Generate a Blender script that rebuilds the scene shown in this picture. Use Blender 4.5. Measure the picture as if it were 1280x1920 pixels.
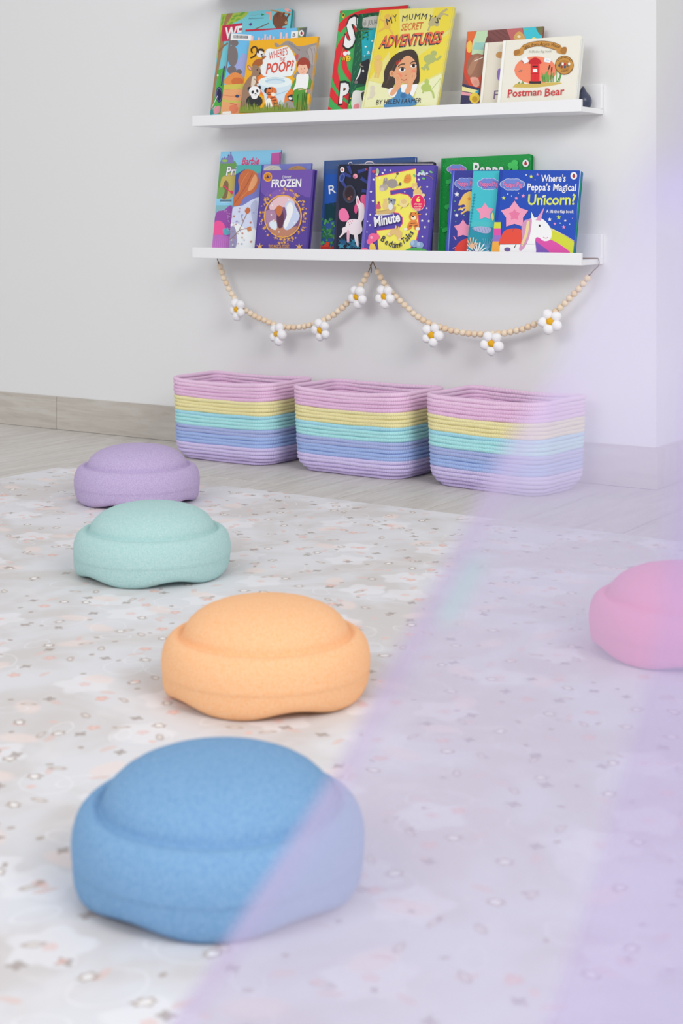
import bpy, bmesh, math, random
from mathutils import Vector, Matrix, noise

for o in list(bpy.data.objects):
    bpy.data.objects.remove(o, do_unlink=True)
scene = bpy.context.scene
COL = scene.collection

# ------------------------------------------------------------------ camera, world, lights, exposure
WALL_Y = 3.42
cam_data = bpy.data.cameras.new('camera')
cam = bpy.data.objects.new('camera', cam_data)
COL.objects.link(cam)
cam.location = (0, 0, 0.635)
cam.rotation_euler = (math.radians(90), 0, math.radians(33.1))
cam_data.sensor_fit = 'VERTICAL'
cam_data.sensor_height = 36
cam_data.sensor_width = 24
cam_data.lens = 36 * 2950 / 1920
cam_data.shift_y = -560 / 1920
cam_data.clip_start = 0.02
cam_data.dof.use_dof = True
cam_data.dof.focus_distance = 3.5
cam_data.dof.aperture_fstop = 7.0
scene.camera = cam

world = bpy.data.worlds.new('daylit_room')
scene.world = world
world.use_nodes = True
bg = world.node_tree.nodes['Background']
bg.inputs['Color'].default_value = (0.975, 0.985, 1.0, 1)
bg.inputs['Strength'].default_value = 0.63

def window_light(name, loc, target, sx, sy, power, color):
    d = bpy.data.lights.new(name, 'AREA')
    d.shape = 'RECTANGLE'; d.size = sx; d.size_y = sy; d.energy = power; d.color = color
    o = bpy.data.objects.new(name, d); COL.objects.link(o)
    o.location = loc
    o.rotation_euler = (Vector(target) - Vector(loc)).to_track_quat('-Z', 'Y').to_euler()
    return o
window_light('daylight_window_side', (2.5, 0.2, 2.8), (-1.7, 2.2, 0.0), 2.2, 1.8, 100, (1.0, 0.995, 0.985))
window_light('daylight_window_rear', (-1.6, -2.6, 2.9), (-2.1, 3.2, 0.2), 2.6, 1.6, 80, (1.0, 1.0, 1.0))

scene.view_settings.view_transform = 'Standard'
scene.view_settings.look = 'None'
scene.view_settings.exposure = 0.0
scene.view_settings.gamma = 1.0
scene.view_settings.use_curve_mapping = False

# ------------------------------------------------------------------ helpers
def lin(c):
    return tuple(((v/255)/12.92 if v/255 <= 0.04045 else ((v/255+0.055)/1.055)**2.4) for v in c)
def alb(c, g=1.08):
    return tuple(min(0.93, v*g) for v in lin(c)) + (1,)

class NT:
    def __init__(self, name, rough=0.6, spec=0.3):
        self.m = bpy.data.materials.new(name); self.m.use_nodes = True
        self.t = self.m.node_tree; self.n = self.t.nodes; self.bsdf = self.n['Principled BSDF']
        self.bsdf.inputs['Roughness'].default_value = rough
        self.bsdf.inputs['Specular IOR Level'].default_value = spec
    def node(self, typ, **kw):
        nd = self.n.new(typ)
        for k, v in kw.items():
            setattr(nd, k, v)
        return nd
    def link(self, a, b):
        self.t.links.new(a, b)
    def put(self, sock, v):
        if isinstance(v, bpy.types.NodeSocket): self.link(v, sock)
        else: sock.default_value = v
    def math(self, op, a, b=0.0, c=0.0, clamp=False):
        nd = self.node('ShaderNodeMath', operation=op, use_clamp=clamp)
        self.put(nd.inputs[0], a); self.put(nd.inputs[1], b); self.put(nd.inputs[2], c)
        return nd.outputs[0]
    def vmath(self, op, a, b=(0, 0, 0)):
        nd = self.node('ShaderNodeVectorMath', operation=op)
        self.put(nd.inputs[0], a); self.put(nd.inputs[1], b)
        return nd.outputs[0]
    def step(self, v, a, b):
        nd = self.node('ShaderNodeMapRange', interpolation_type='SMOOTHSTEP')
        self.put(nd.inputs['Value'], v); nd.inputs['From Min'].default_value = a; nd.inputs['From Max'].default_value = b
        return nd.outputs['Result']
    def mix(self, f, a, b):
        nd = self.node('ShaderNodeMix', data_type='RGBA')
        self.put(nd.inputs['Factor'], f); self.put(nd.inputs['A'], a); self.put(nd.inputs['B'], b)
        return nd.outputs['Result']
    def noise(self, vec, scale, detail=3, rough=0.5, dist=0.0):
        nd = self.node('ShaderNodeTexNoise')
        if vec is not None: self.link(vec, nd.inputs['Vector'])
        nd.inputs['Scale'].default_value = scale; nd.inputs['Detail'].default_value = detail
        nd.inputs['Roughness'].default_value = rough; nd.inputs['Distortion'].default_value = dist
        return nd.outputs['Fac']
    def coord(self, which='Object'):
        return self.node('ShaderNodeTexCoord').outputs[which]
    def bump(self, h, strength, dist):
        nd = self.node('ShaderNodeBump'); self.link(h, nd.inputs['Height'])
        nd.inputs['Strength'].default_value = strength; nd.inputs['Distance'].default_value = dist
        self.link(nd.outputs[0], self.bsdf.inputs['Normal'])
    def color(self, c):
        self.put(self.bsdf.inputs['Base Color'], c); return self.m

def flat(name, c, rough=0.6, spec=0.3, nscale=0, nbump=0.0, var=0.0):
    k = NT(name, rough, spec)
    a = alb(c)
    if nscale:
        f = k.noise(k.coord(), nscale, 3)
        if nbump: k.bump(f, nbump, 0.002)
        b = tuple(v*(1-var) for v in a[:3]) + (1,)
        k.color(k.mix(f, a, b))
    else:
        k.color(a)
    return k.m

def link_obj(name, me, mat=None, parent=None, loc=(0, 0, 0)):
    o = bpy.data.objects.new(name, me); COL.objects.link(o)
    if mat is not None and me is not None and len(me.materials) == 0: me.materials.append(mat)
    if parent is not None: o.parent = parent
    o.location = loc
    return o
def bm_obj(name, bm, mat, parent=None, loc=(0, 0, 0), smooth=False):
    me = bpy.data.meshes.new(name); bm.to_mesh(me); bm.free()
    if smooth:
        for p in me.polygons: p.use_smooth = True
    return link_obj(name, me, mat, parent, loc)
def add_box(bm, x0, x1, y0, y1, z0, z1):
    vs = [bm.verts.new(v) for v in ((x0,y0,z0),(x1,y0,z0),(x1,y1,z0),(x0,y1,z0),(x0,y0,z1),(x1,y0,z1),(x1,y1,z1),(x0,y1,z1))]
    fs = [bm.faces.new([vs[i] for i in f]) for f in ((3,2,1,0),(4,5,6,7),(0,1,5,4),(1,2,6,5),(2,3,7,6),(3,0,4,7))]
    return vs, fs
def box(name, x0, x1, y0, y1, z0, z1, mat, parent=None, bevel=0.0, loc=(0, 0, 0)):
    bm = bmesh.new(); add_box(bm, x0, x1, y0, y1, z0, z1)
    if bevel: bmesh.ops.bevel(bm, geom=bm.edges[:], offset=bevel, segments=2, affect='EDGES', profile=0.5)
    return bm_obj(name, bm, mat, parent, loc)
def empty(name, loc, rotz=0.0):
    o = bpy.data.objects.new(name, None); COL.objects.link(o)
    o.location = loc; o.rotation_euler = (0, 0, rotz); o.empty_display_size = 0.05
    return o
def tag(o, label, cat, group=None):
    o['label'] = label; o['category'] = cat
    if group: o['group'] = group
    return o
def struct(o):
    o['kind'] = 'structure'; return o
def catmull(pts, n):
    out = []
    P = [pts[0]] + list(pts) + [pts[-1]]
    for i in range(1, len(P)-2):
        a, b, c, d = (Vector(P[i-1]), Vector(P[i]), Vector(P[i+1]), Vector(P[i+2]))
        for j in range(n):
            t = j/n
            out.append(0.5*(2*b + (c-a)*t + (2*a-5*b+4*c-d)*t*t + (3*b-a-3*c+d)*t**3))
    out.append(Vector(pts[-1])); return out
def add_tube(bm, pts, r, seg=6):
    rings = []
    for i, p in enumerate(pts):
        d = (pts[min(i+1, len(pts)-1)] - pts[max(i-1, 0)]).normalized()
        a = d.cross(Vector((0.13, 1, 0.07))).normalized(); b = d.cross(a)
        rings.append([bm.verts.new(p + a*r*math.cos(2*math.pi*k/seg) + b*r*math.sin(2*math.pi*k/seg)) for k in range(seg)])
    for i in range(len(rings)-1):
        for k in range(seg):
            bm.faces.new((rings[i][k], rings[i][(k+1) % seg], rings[i+1][(k+1) % seg], rings[i+1][k]))
    bm.faces.new(rings[0][::-1]); bm.faces.new(rings[-1])

# ------------------------------------------------------------------ surface materials
def wall_material():
    k = NT('wall_paint', 0.75, 0.2)
    f = k.noise(k.coord(), 60, 4)
    k.bump(f, 0.04, 0.002)
    return k.color(k.mix(k.noise(k.coord(), 1.3, 2), alb((227, 227, 228)), alb((224, 224, 225))))
def plank_material(name, c1, c2, c3, axis):
    k = NT(name, 0.5, 0.25)
    co = k.coord()
    rnd = k.node('ShaderNodeObjectInfo').outputs['Random']
    off = k.node('ShaderNodeCombineXYZ')
    k.link(k.math('MULTIPLY', rnd, 37.0), off.inputs[0]); k.link(k.math('MULTIPLY', rnd, 91.0), off.inputs[1]); k.link(k.math('MULTIPLY', rnd, 13.0), off.inputs[2])
    v = k.vmath('ADD', co, off.outputs[0])
    vs = k.vmath('MULTIPLY', v, (1.6, 16, 16) if axis == 'x' else (16, 1.6, 16))
    g = k.noise(vs, 2.2, 6, 0.62, 1.2)
    g2 = k.noise(vs, 9.0, 4, 0.6, 0.4)
    base = k.mix(k.step(g, 0.30, 0.72), alb(c1), alb(c2))
    base = k.mix(k.math('MULTIPLY', k.step(g2, 0.5, 0.78), 0.45), base, alb(c3))
    base = k.mix(k.math('MULTIPLY', k.math('SUBTRACT', rnd, 0.5), 0.30, clamp=True), base, alb(c3))
    k.bump(g2, 0.06, 0.001)
    return k.color(base)
M_wall = wall_material()
M_floor = plank_material('floor_plank', (211, 207, 202), (193, 187, 181), (167, 160, 154), 'y')
M_base = plank_material('baseboard_tile', (201, 197, 190), (186, 179, 171), (162, 153, 144), 'x')
M_grout = flat('grout', (112, 103, 97), 0.9, 0.1, 90, 0.1, 0.1)
M_white = flat('white_lacquer', (236, 236, 238), 0.35, 0.4, 40, 0.01, 0.015)

def rug_material():
    k = NT('floral_play_mat', 0.55, 0.2)
    co = k.coord()
    sep = k.node('ShaderNodeSeparateXYZ'); k.link(co, sep.inputs[0])
    flat2 = k.node('ShaderNodeCombineXYZ'); k.link(sep.outputs[0], flat2.inputs[0]); k.link(sep.outputs[1], flat2.inputs[1])
    p0 = flat2.outputs[0]
    wob = k.node('ShaderNodeTexNoise'); k.link(p0, wob.inputs['Vector']); wob.inputs['Scale'].default_value = 55; wob.inputs['Detail'].default_value = 2
    p = k.vmath('ADD', p0, k.vmath('MULTIPLY', k.vmath('SUBTRACT', wob.outputs['Color'], (0.5, 0.5, 0.5)), (0.008, 0.008, 0)))
    n1 = k.noise(p, 5.0, 3, 0.55, 0.6); n2 = k.noise(p, 14.0, 3, 0.55, 0.8)
    col = k.mix(k.step(n1, 0.40, 0.62), alb((206, 201, 200)), alb((217, 217, 221)))
    col = k.mix(k.math('MULTIPLY', k.step(n2, 0.52, 0.70), 0.45), col, alb((223, 219, 220)))
    def layer(scale, density, radius, stretch=1.0, petals=0, depth=0.3, off=(0, 0, 0), soft=0.12):
        v = k.vmath('ADD', k.vmath('MULTIPLY', p, (scale, scale, 0)), off)
        vo = k.node('ShaderNodeTexVoronoi', voronoi_dimensions='2D', feature='F1')
        k.link(v, vo.inputs['Vector']); vo.inputs['Scale'].default_value = 1.0; vo.inputs['Randomness'].default_value = 0.8
        sc = k.node('ShaderNodeSeparateColor'); k.link(vo.outputs['Color'], sc.inputs[0])
        rot = k.node('ShaderNodeVectorRotate', rotation_type='Z_AXIS')
        k.link(k.vmath('SUBTRACT', v, vo.outputs['Position']), rot.inputs['Vector'])
        k.link(k.math('MULTIPLY', sc.outputs[0], 6.283), rot.inputs['Angle'])
        loc = k.vmath('MULTIPLY', rot.outputs[0], (1.0, stretch, 0))
        s2 = k.node('ShaderNodeSeparateXYZ'); k.link(loc, s2.inputs[0])
        ln = k.node('ShaderNodeVectorMath', operation='LENGTH'); k.link(loc, ln.inputs[0])
        r = ln.outputs['Value']
        if petals:
            ang = k.math('ARCTAN2', s2.outputs[1], s2.outputs[0])
            r = k.math('DIVIDE', r, k.math('ADD', k.math('MULTIPLY', k.math('COSINE', k.math('MULTIPLY', ang, float(petals))), depth), 1.0))
        keep = k.math('LESS_THAN', sc.outputs[1], density)
        R = radius*scale
        def disc(q, s=soft):
            return k.math('MULTIPLY', k.math('SUBTRACT', 1.0, k.step(r, R*q*(1-s), R*q*(1+s))), keep)
        return disc, sc.outputs[2]
    def paint(col, mask, c, a=1.0):
        return k.mix(k.math('MULTIPLY', mask, a), col, alb(c))
    d, _ = layer(6.5, 0.7, 0.036, 1.0, 5, 0.16, (3.1, 7.7, 0), 0.12)
    col = paint(col, d(1.0), (230, 229, 233), 0.62); col = paint(col, d(0.2), (226, 192, 186), 0.6)
    d, _ = layer(9.0, 0.5, 0.026, 1.7, 0, 0.2, (13.4, 2.9, 0), 0.3)
    col = paint(col, d(1.0), (234, 216, 210), 0.6)
    d, _ = layer(6.0, 0.75, 0.036, 1.3, 0, 0, (5.4, 9.9, 0), 0.05)
    ring = k.math('SUBTRACT', d(1.0, 0.04), d(0.93, 0.04), clamp=True)
    col = paint(col, ring, (234, 233, 236), 0.45)
    d, _ = layer(8.0, 0.6, 0.024, 1.8, 0, 0, (1.4, 4.9, 0), 0.05)
    ring = k.math('SUBTRACT', d(1.0, 0.05), d(0.88, 0.05), clamp=True)
    col = paint(col, ring, (236, 235, 238), 0.5)
    d, _ = layer(12.5, 0.52, 0.0120, 2.6, 0, 0, (21.0, 1.7, 0), 0.2)
    col = paint(col, d(1.0), (220, 190, 182), 0.6)
    d, _ = layer(12.5, 0.40, 0.0115, 2.2, 0, 0, (2.2, 33.7, 0), 0.2)
    col = paint(col, d(1.0), (180, 164, 155), 0.7); col = paint(col, d(0.5), (226, 220, 216), 0.8)
    d, _ = layer(10.0, 0.58, 0.0092, 1.25, 6, 0.16, (8.2, 15.1, 0), 0.18)
    col = paint(col, d(1.0), (172, 154, 143), 0.8); col = paint(col, d(0.58), (238, 236, 235), 1.0)
    d, _ = layer(10.5, 0.34, 0.0085, 1.0, 5, 0.2, (18.2, 25.1, 0), 0.15)
    col = paint(col, d(1.0), (222, 178, 167), 0.75); col = paint(col, d(0.4), (232, 200, 190), 0.9)
    d, _ = layer(11.5, 0.48, 0.0076, 1.2, 4, 0.28, (48.2, 5.1, 0), 0.18)
    col = paint(col, d(1.0), (160, 147, 140), 0.75)
    d, _ = layer(14.0, 0.50, 0.0044, 1.3, 0, 0, (28.7, 55.1, 0), 0.2)
    col = paint(col, d(1.0), (168, 150, 138), 0.75)
    d, _ = layer(11.0, 0.26, 0.0055, 1.4, 0, 0, (77.7, 5.9, 0), 0.2)
    col = paint(col, d(1.0), (230, 188, 178), 0.7)
    return k.color(col)
M_rug = rug_material()

# ------------------------------------------------------------------ room shell
CX = -1.369          # outer corner of the book wall
wall = struct(box('wall_back', -6.0, CX, WALL_Y+0.004, WALL_Y+0.16, -0.02, 2.7, M_wall))
wall_r = struct(box('wall_right', CX-0.16, CX, WALL_Y+0.1601, 6.4, -0.02, 2.7, M_wall))
wall_far = struct(box('wall_far', CX+0.001, 5.0, 6.4, 6.5, -0.02, 2.7, M_wall))
floor = struct(box('floor', -6.0, 5.0, -4.0, 6.4, -0.06, -0.004, M_grout))
PW, PL, GAP = 0.228, 1.2, 0.0030
plank_meshes = {}
def plank_mesh(w, l):
    key = (round(w, 4), round(l, 4))
    if key not in plank_meshes:
        bm = bmesh.new(); add_box(bm, 0, w, 0, l, -0.006, 0)
        bmesh.ops.bevel(bm, geom=[e for e in bm.edges if all(v.co.z > -0.001 for v in e.verts)], offset=0.0007, segments=1, affect='EDGES')
        me = bpy.data.meshes.new('plank'); bm.to_mesh(me); bm.free(); me.materials.append(M_floor)
        plank_meshes[key] = me
    return plank_meshes[key]
stag = {-1: 0.62, 0: 3.352, 1: 2.55, 2: 3.17, 3: 3.01, 4: 2.45, 5: 3.3, 6: 2.62, 7: 3.245, 8: 2.5}
for i in range(-8, 16):
    x0 = -3.06 + PW*i
    xe = x0 + PW
    ymax = WALL_Y if xe < CX + 0.02 else 5.4
    ymin = 0.3 if x0 < -2.75 else 2.3
    y = stag.get(i, 3.1 - 0.37*(i % 3))
    while y > ymin: y -= PL
    while y < ymax:
        a, b = max(y, ymin), min(y+PL, ymax)
        if b-a > 0.01:
            w = PW-GAP
            if x0 < CX < xe and b > WALL_Y: pass
            link_obj('plank', plank_mesh(w, b-a-GAP), None, floor, (x0, a, 0))
        y += PL

bb = struct(box('baseboard_back', -6.0, CX-0.001, WALL_Y+0.0005, WALL_Y+0.0045, 0.0, 0.0955, M_grout))
edges = [-6.0, -5.627, -4.427, -3.227, -2.027, CX+0.004]
for a, b in zip(edges[:-1], edges[1:]):
    box('tile', a+0.0008, b-0.0008 if b < -1.5 else b, WALL_Y-0.004, WALL_Y+0.004, 0.0006, 0.0965, M_base, bb, 0.0006)
bbr = struct(box('baseboard_right', CX-0.0005, CX+0.0015, WALL_Y+0.01, 6.4, 0.0, 0.0955, M_grout))
for a, b in ((WALL_Y-0.0035, 4.4), (4.402, 5.6), (5.602, 6.395)):
    box('tile', CX+0.0002, CX+0.0045, a, b, 0.0006, 0.0965, M_base, bbr, 0.0006)

# play mat
RX, RY, RR = -2.70, 2.885, math.radians(-0.7)
def rug_mesh():
    bm = bmesh.new(); add_box(bm, 0, 3.9, -3.6, 0, 0.0, 0.010)
    bmesh.ops.bevel(bm, geom=[e for e in bm.edges if abs(e.verts[0].co.z-e.verts[1].co.z) > 0.005], offset=0.02, segments=4, affect='EDGES')
    bmesh.ops.bevel(bm, geom=[e for e in bm.edges if all(v.co.z > 0.009 for v in e.verts)], offset=0.003, segments=2, affect='EDGES')
    return bm
rug = bm_obj('play_mat', rug_mesh(), M_rug, None, (RX, RY, 0.0005))
rug.rotation_euler = (0, 0, RR)
tag(rug, 'pale floral play mat lying on the wood-look floor under the foam stones', 'play mat')
RUG_Z = 0.0107

# ------------------------------------------------------------------ picture ledges
def ledge(zb, label):
    x0, x1 = -2.627, -1.500
    t = empty('picture_ledge', ((x0+x1)/2, WALL_Y-0.06, zb))
    h = (x1-x0)/2
    box('ledge_board', -h, h, -0.050, 0.0635, 0.0, 0.012, M_white, t, 0.0008)
    box('front_lip', -h, h, -0.060, -0.0502, 0.0, 0.0285, M_white, t, 0.0012)
    box('back_plate', -h, h, 0.052, 0.0635, 0.0122, 0.0705, M_white, t, 0.0012)
    return tag(t, label, 'shelf', 'picture ledges on the wall')
ledge(1.221, 'white picture ledge cut off by the top edge of the photo, topmost of three')
ledge(0.867, 'white picture ledge with the yellow book, directly above the other book ledge')
ledge(0.516, 'white picture ledge with the daisy garland hanging from it')

# ------------------------------------------------------------------ books
def print_material():
    k = NT('printed_cover', 0.42, 0.35)
    at = k.node('ShaderNodeVertexColor', layer_name='ink')
    k.bump(k.noise(k.coord(), 700, 2), 0.02, 0.0005)
    return k.color(at.outputs['Color'])
M_print = print_material()
FONT_CACHE = {}
def text_mesh(txt, bold):
    key = (txt, bold)
    if key not in FONT_CACHE:
        c = bpy.data.curves.new('lettering', 'FONT'); c.body = txt; c.size = 1.0; c.resolution_u = 2; c.offset = bold
        o = bpy.data.objects.new('lettering', c); COL.objects.link(o)
        dg = bpy.context.evaluated_depsgraph_get()
        me = bpy.data.meshes.new_from_object(o.evaluated_get(dg))
        vs = [v.co.copy() for v in me.vertices]; fs = [tuple(p.vertices) for p in me.polygons]
        bpy.data.objects.remove(o, do_unlink=True); bpy.data.curves.remove(c); bpy.data.meshes.remove(me)
        FONT_CACHE[key] = (vs, fs)
    return FONT_CACHE[key]
CAP = 0.70
def print_mesh(ops, w, h):
    V, F, C = [], [], []
    lay = 0
    for op in ops:
        lay += 1
        yy = -0.00006 - lay*0.000016
        col = alb(op[0], 1.10)
        if len(op) == 2:
            b = len(V)
            V += [(u, yy, v) for u, v in op[1]]
            F.append(tuple(range(b, len(V)))); C.append(col)
        else:
            _, txt, u, v, W, H, ang, bold, sh = op
            vs, fs = text_mesh(txt, bold)
            if not vs: continue
            mn = min(p.x for p in vs); mx = max(p.x for p in vs)
            sx = W/(mx-mn); sy = H/CAP
            ca, sa = math.cos(ang), math.sin(ang); b = len(V)
            for p in vs:
                y = p.y*sy; x = (p.x-mn)*sx + sh*y
                X = u + x*ca - y*sa; Y = v + x*sa + y*ca
                V.append((min(max(X, 0.0004), w-0.0004), yy, min(max(Y, 0.0004), h-0.0004)))
            for f in fs: F.append(tuple(i+b for i in f)); C.append(col)
    me = bpy.data.meshes.new('cover_print'); me.from_pydata(V, [], F)
    ca = me.color_attributes.new('ink', 'FLOAT_COLOR', 'CORNER')
    i = 0
    for p, c in zip(me.polygons, C):
        for _ in range(p.loop_total): ca.data[i].color = c; i += 1
    me.materials.append(M_print)
    return me
def rounded_rect(x0, x1, z0, z1, r):
    if r <= 0: return [(x0, z0), (x1, z0), (x1, z1), (x0, z1)]
    out = []
    for cx, cz, a0 in ((x1-r, z0+r, -90), (x1-r, z1-r, 0)):
        out += [(cx+r*math.cos(math.radians(a0+22.5*i)), cz+r*math.sin(math.radians(a0+22.5*i))) for i in range(5)]
    return [(x0, z0)] + out + [(x0, z1)]
def prism(bm, pts, y0, y1):
    a = [bm.verts.new((x, y0, z)) for x, z in pts]; b = [bm.verts.new((x, y1, z)) for x, z in pts]
    bm.faces.new(a); bm.faces.new(b[::-1])
    for i in range(len(pts)):
        j = (i+1) % len(pts); bm.faces.new((a[j], a[i], b[i], b[j]))
def page_material(name, c):
    k = NT(name, 0.8, 0.1)
    s = k.vmath('MULTIPLY', k.coord(), (40, 2500, 40))
    f = k.noise(s, 1.0, 2)
    a = alb(c); k.color(k.mix(f, a, tuple(v*0.86 for v in a[:3])+(1,)))
    return k.m
def book(g, ops, cover_c, page_c, rad, label, group):
    x, y, z, lean, roll, w, h, t = g
    e = empty('picture_book', (x, y, z))
    e.matrix_world = Matrix.Translation((x, y, z)) @ Matrix.Rotation(-lean, 4, 'X') @ Matrix.Rotation(roll, 4, 'Y')
    tb = 0.0016 if t > 0.005 else 0.0005
    cm = flat('cover_'+('%02x%02x%02x' % cover_c), cover_c, 0.42, 0.35, 300, 0.02, 0.03)
    bm = bmesh.new(); R = rounded_rect(0, w, 0, h, rad)
    prism(bm, R, 0, tb); prism(bm, R, t-tb, t)
    sp = 0.0015 if t > 0.005 else 0.0006
    add_box(bm, 0, sp, tb, t-tb, 0, h)
    bm_obj('cover', bm, cm, e)
    ins = 0.0025 if rad == 0 and t > 0.005 else 0.0006
    bm = bmesh.new(); prism(bm, rounded_rect(sp, w-ins, ins, h-ins, rad), tb, t-tb)
    bm_obj('page_block', bm, page_material('pages', page_c), e)
    if ops: link_obj('cover_print', print_mesh(ops, w, h), None, e)
    tag(e, label, 'book', group)
    return e
# ---- cover artwork: flat shapes and lettering, drawn in drawing units and mapped onto each cover (metres)
ART = {}
SHAPES = []
WHITE = (245, 245, 245)
def new(k):
    global SHAPES; SHAPES = []; ART[k] = SHAPES
def P(c,*p): SHAPES.append(('p',c,list(p)))
def S(c,*p): SHAPES.append(('s',c,list(p)))          # smooth closed
def El(c,x,y,rx,ry,rot=0): SHAPES.append(('p',c,[(x+rx*math.cos(t)*math.cos(rot)-ry*math.sin(t)*math.sin(rot), y+rx*math.cos(t)*math.sin(rot)+ry*math.sin(t)*math.cos(rot)) for t in [i*2*math.pi/(20 if max(rx,ry)>25 else 10) for i in range(20 if max(rx,ry)>25 else 10)]]))
def K(c,w,*p): SHAPES.append(('l',c,w,list(p)))      # stroke
def T(c,txt,x0,y0,x1,y1,h,bold=0.0,shear=0.0): SHAPES.append(('t',c,txt,(x0,y0),(x1,y1),h,bold,shear))
def St(c,x,y,r,n=5,inner=.45,rot=-math.pi/2):
    SHAPES.append(('p',c,[(x+(r if i%2==0 else r*inner)*math.cos(rot+i*math.pi/n),y+(r if i%2==0 else r*inner)*math.sin(rot+i*math.pi/n)) for i in range(2*n)]))
def Letters(c,h,bold,lst):
    for ch,x,y,r,w in lst:
        a=math.radians(r); T(c,ch,x-w/2*math.cos(a),y+w/2*math.sin(a),x+w/2*math.cos(a),y-w/2*math.sin(a),h,bold)
def ladybird(x,y,rx=22,ry=27):
    El(WHITE,x,y,rx,ry); El((185,60,60),x,y+2,rx*.5,ry*.48); El((60,30,30),x,y-ry*.42,rx*.25,ry*.15); K((60,30,30),2,(x,y-6),(x,y+ry*.45))

new('treetop')
S((164,188,72),(170,130),(445,110),(420,170),(370,200),(300,235),(240,300),(215,330),(180,420),(150,560),(120,560))
for x,y,a in [(330,160,-.4),(380,150,-.3),(300,190,-.5),(350,195,-.4),(400,130,-.2),(260,150,-.9),(205,180,-1.2),(195,230,-1.2),(285,230,-.6)]: El((112,168,62),x,y,26,9,a)
S((160,122,84),(245,140),(300,132),(262,205),(226,270),(214,420),(170,640),(130,860),(108,1060),(70,1120),(78,1000),(120,760),(150,560),(180,340),(215,220))
K((140,104,72),16,(160,520),(200,470),(250,430))
P((196,36,74),(195,256),(396,228),(396,402),(192,414)); T(WHITE,'WE',216,392,388,372,112,.03)
K((190,142,92),13,(668,98),(760,118),(900,148))
El((240,160,140),676,158,14,46,.05); El((240,150,150),648,130,22,12,.4); El((246,176,170),850,100,34,16,.2); El((230,130,120),868,112,12,10)
S((122,74,52),(720,140),(770,120),(830,160),(850,210),(840,250),(800,262),(790,285),(740,285),(705,240),(698,190))
K((112,66,46),20,(745,170),(756,118)); K((112,66,46),18,(800,170),(815,125)); K((112,66,46),16,(835,190),(868,135)); K((140,92,66),16,(780,160),(795,128))
El((196,160,120),836,226,17,18); El((60,40,35),842,218,4,5); El((60,40,35),828,222,4,5); El((60,40,35),842,238,6,4)
K((116,88,66),9,(505,300),(580,268),(660,232)); P((204,44,66),(428,296),(640,286),(830,278),(830,292),(640,304),(428,314))
K((150,170,180),3,(478,160),(500,148),(520,158),(545,140),(575,150)); P((40,140,80),(585,135),(618,148),(588,158)); [K((96,120,130),4,(460+i*17,190-i*.8),(466+i*17,182-i*.8),(472+i*17,191-i*.8)) for i in range(9)]
P((90,60,130),(460,240),(486,228),(478,262)); P((90,60,130),(486,228),(494,250),(474,255))
P((78,172,70),(158,700),(260,660),(260,1140),(100,1140),(118,1000)); K((40,140,60),6,(180,760),(172,860)); El((230,240,230),152,755,8,12)
P((84,60,130),(210,665),(226,660),(196,860),(180,860)); El((50,48,98),166,948,34,80); El((120,110,160),166,948,27,68); El((36,34,78),166,948,23,60)
S((226,150,162),(110,1100),(150,1060),(180,1070),(170,1125),(120,1140)); S((60,142,140),(66,1110),(100,1095),(108,1140),(66,1145)); K((230,240,235),5,(92,1080),(130,1000),(150,960)); K((230,240,235),4,(110,1090),(132,1060))

new('library')
P((122,112,108),(255,330),(292,330),(272,520),(215,800),(200,790))
P((156,166,216),(250,760),(330,640),(400,530),(440,545),(480,640),(480,760))
El((118,108,108),318,430,38,36); El((122,112,112),300,560,52,106); El((118,108,108),290,700,46,42); El((110,104,104),362,720,30,28)
S((226,142,74),(210,830),(240,770),(310,725),(380,745),(420,800),(420,850),(300,860)); El((206,112,58),345,815,60,40)
P((206,194,86),(200,850),(420,835),(420,900),(195,910)); K((176,160,70),7,(205,905),(250,893),(300,905),(360,890),(410,900))
P((230,164,112),(190,900),(430,890),(430,1150),(165,1150)); K((196,192,92),22,(190,1000),(260,1015),(380,1020)); K((214,132,94),8,(200,950),(280,962),(380,955)); K((200,112,84),10,(270,1030),(345,1050)); S((222,128,92),(270,1060),(330,1050),(355,1090),(330,1130),(280,1125)); El((60,70,110),345,962,20,16)
P((244,238,230),(200,1118),(282,1112),(280,1140),(195,1142))
P((138,152,86),(938,278),(1046,270),(1046,380),(960,385)); P((96,96,96),(965,285),(1046,275),(1046,372),(1010,378))
[K((240,196,198),w,(x,y0),(x-4,410)) for x,y0,w in [(496,360,26),(564,376,20),(600,384,14),(627,344,18),(650,370,16),(676,352,16),(710,366,16),(784,324,22),(812,366,16),(840,330,22)]]
P((246,246,246),(286,336),(488,350),(482,408),(278,402))
random.seed(4); x=304
while x<455:
    w=random.choice([3,4,6,8]); P((60,60,66),(x,352+ (x-304)*.05),(x+w,352+(x-304)*.05),(x+w-2,384+(x-304)*.02),(x-2,384+(x-304)*.02)); x+=w+random.choice([3,4,5])
P((246,246,246),(886,316),(958,311),(952,378),(882,383)); T((40,40,40),'B',900,368,926,366,34,.02)
ladybird(989,333,24,32)

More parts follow.
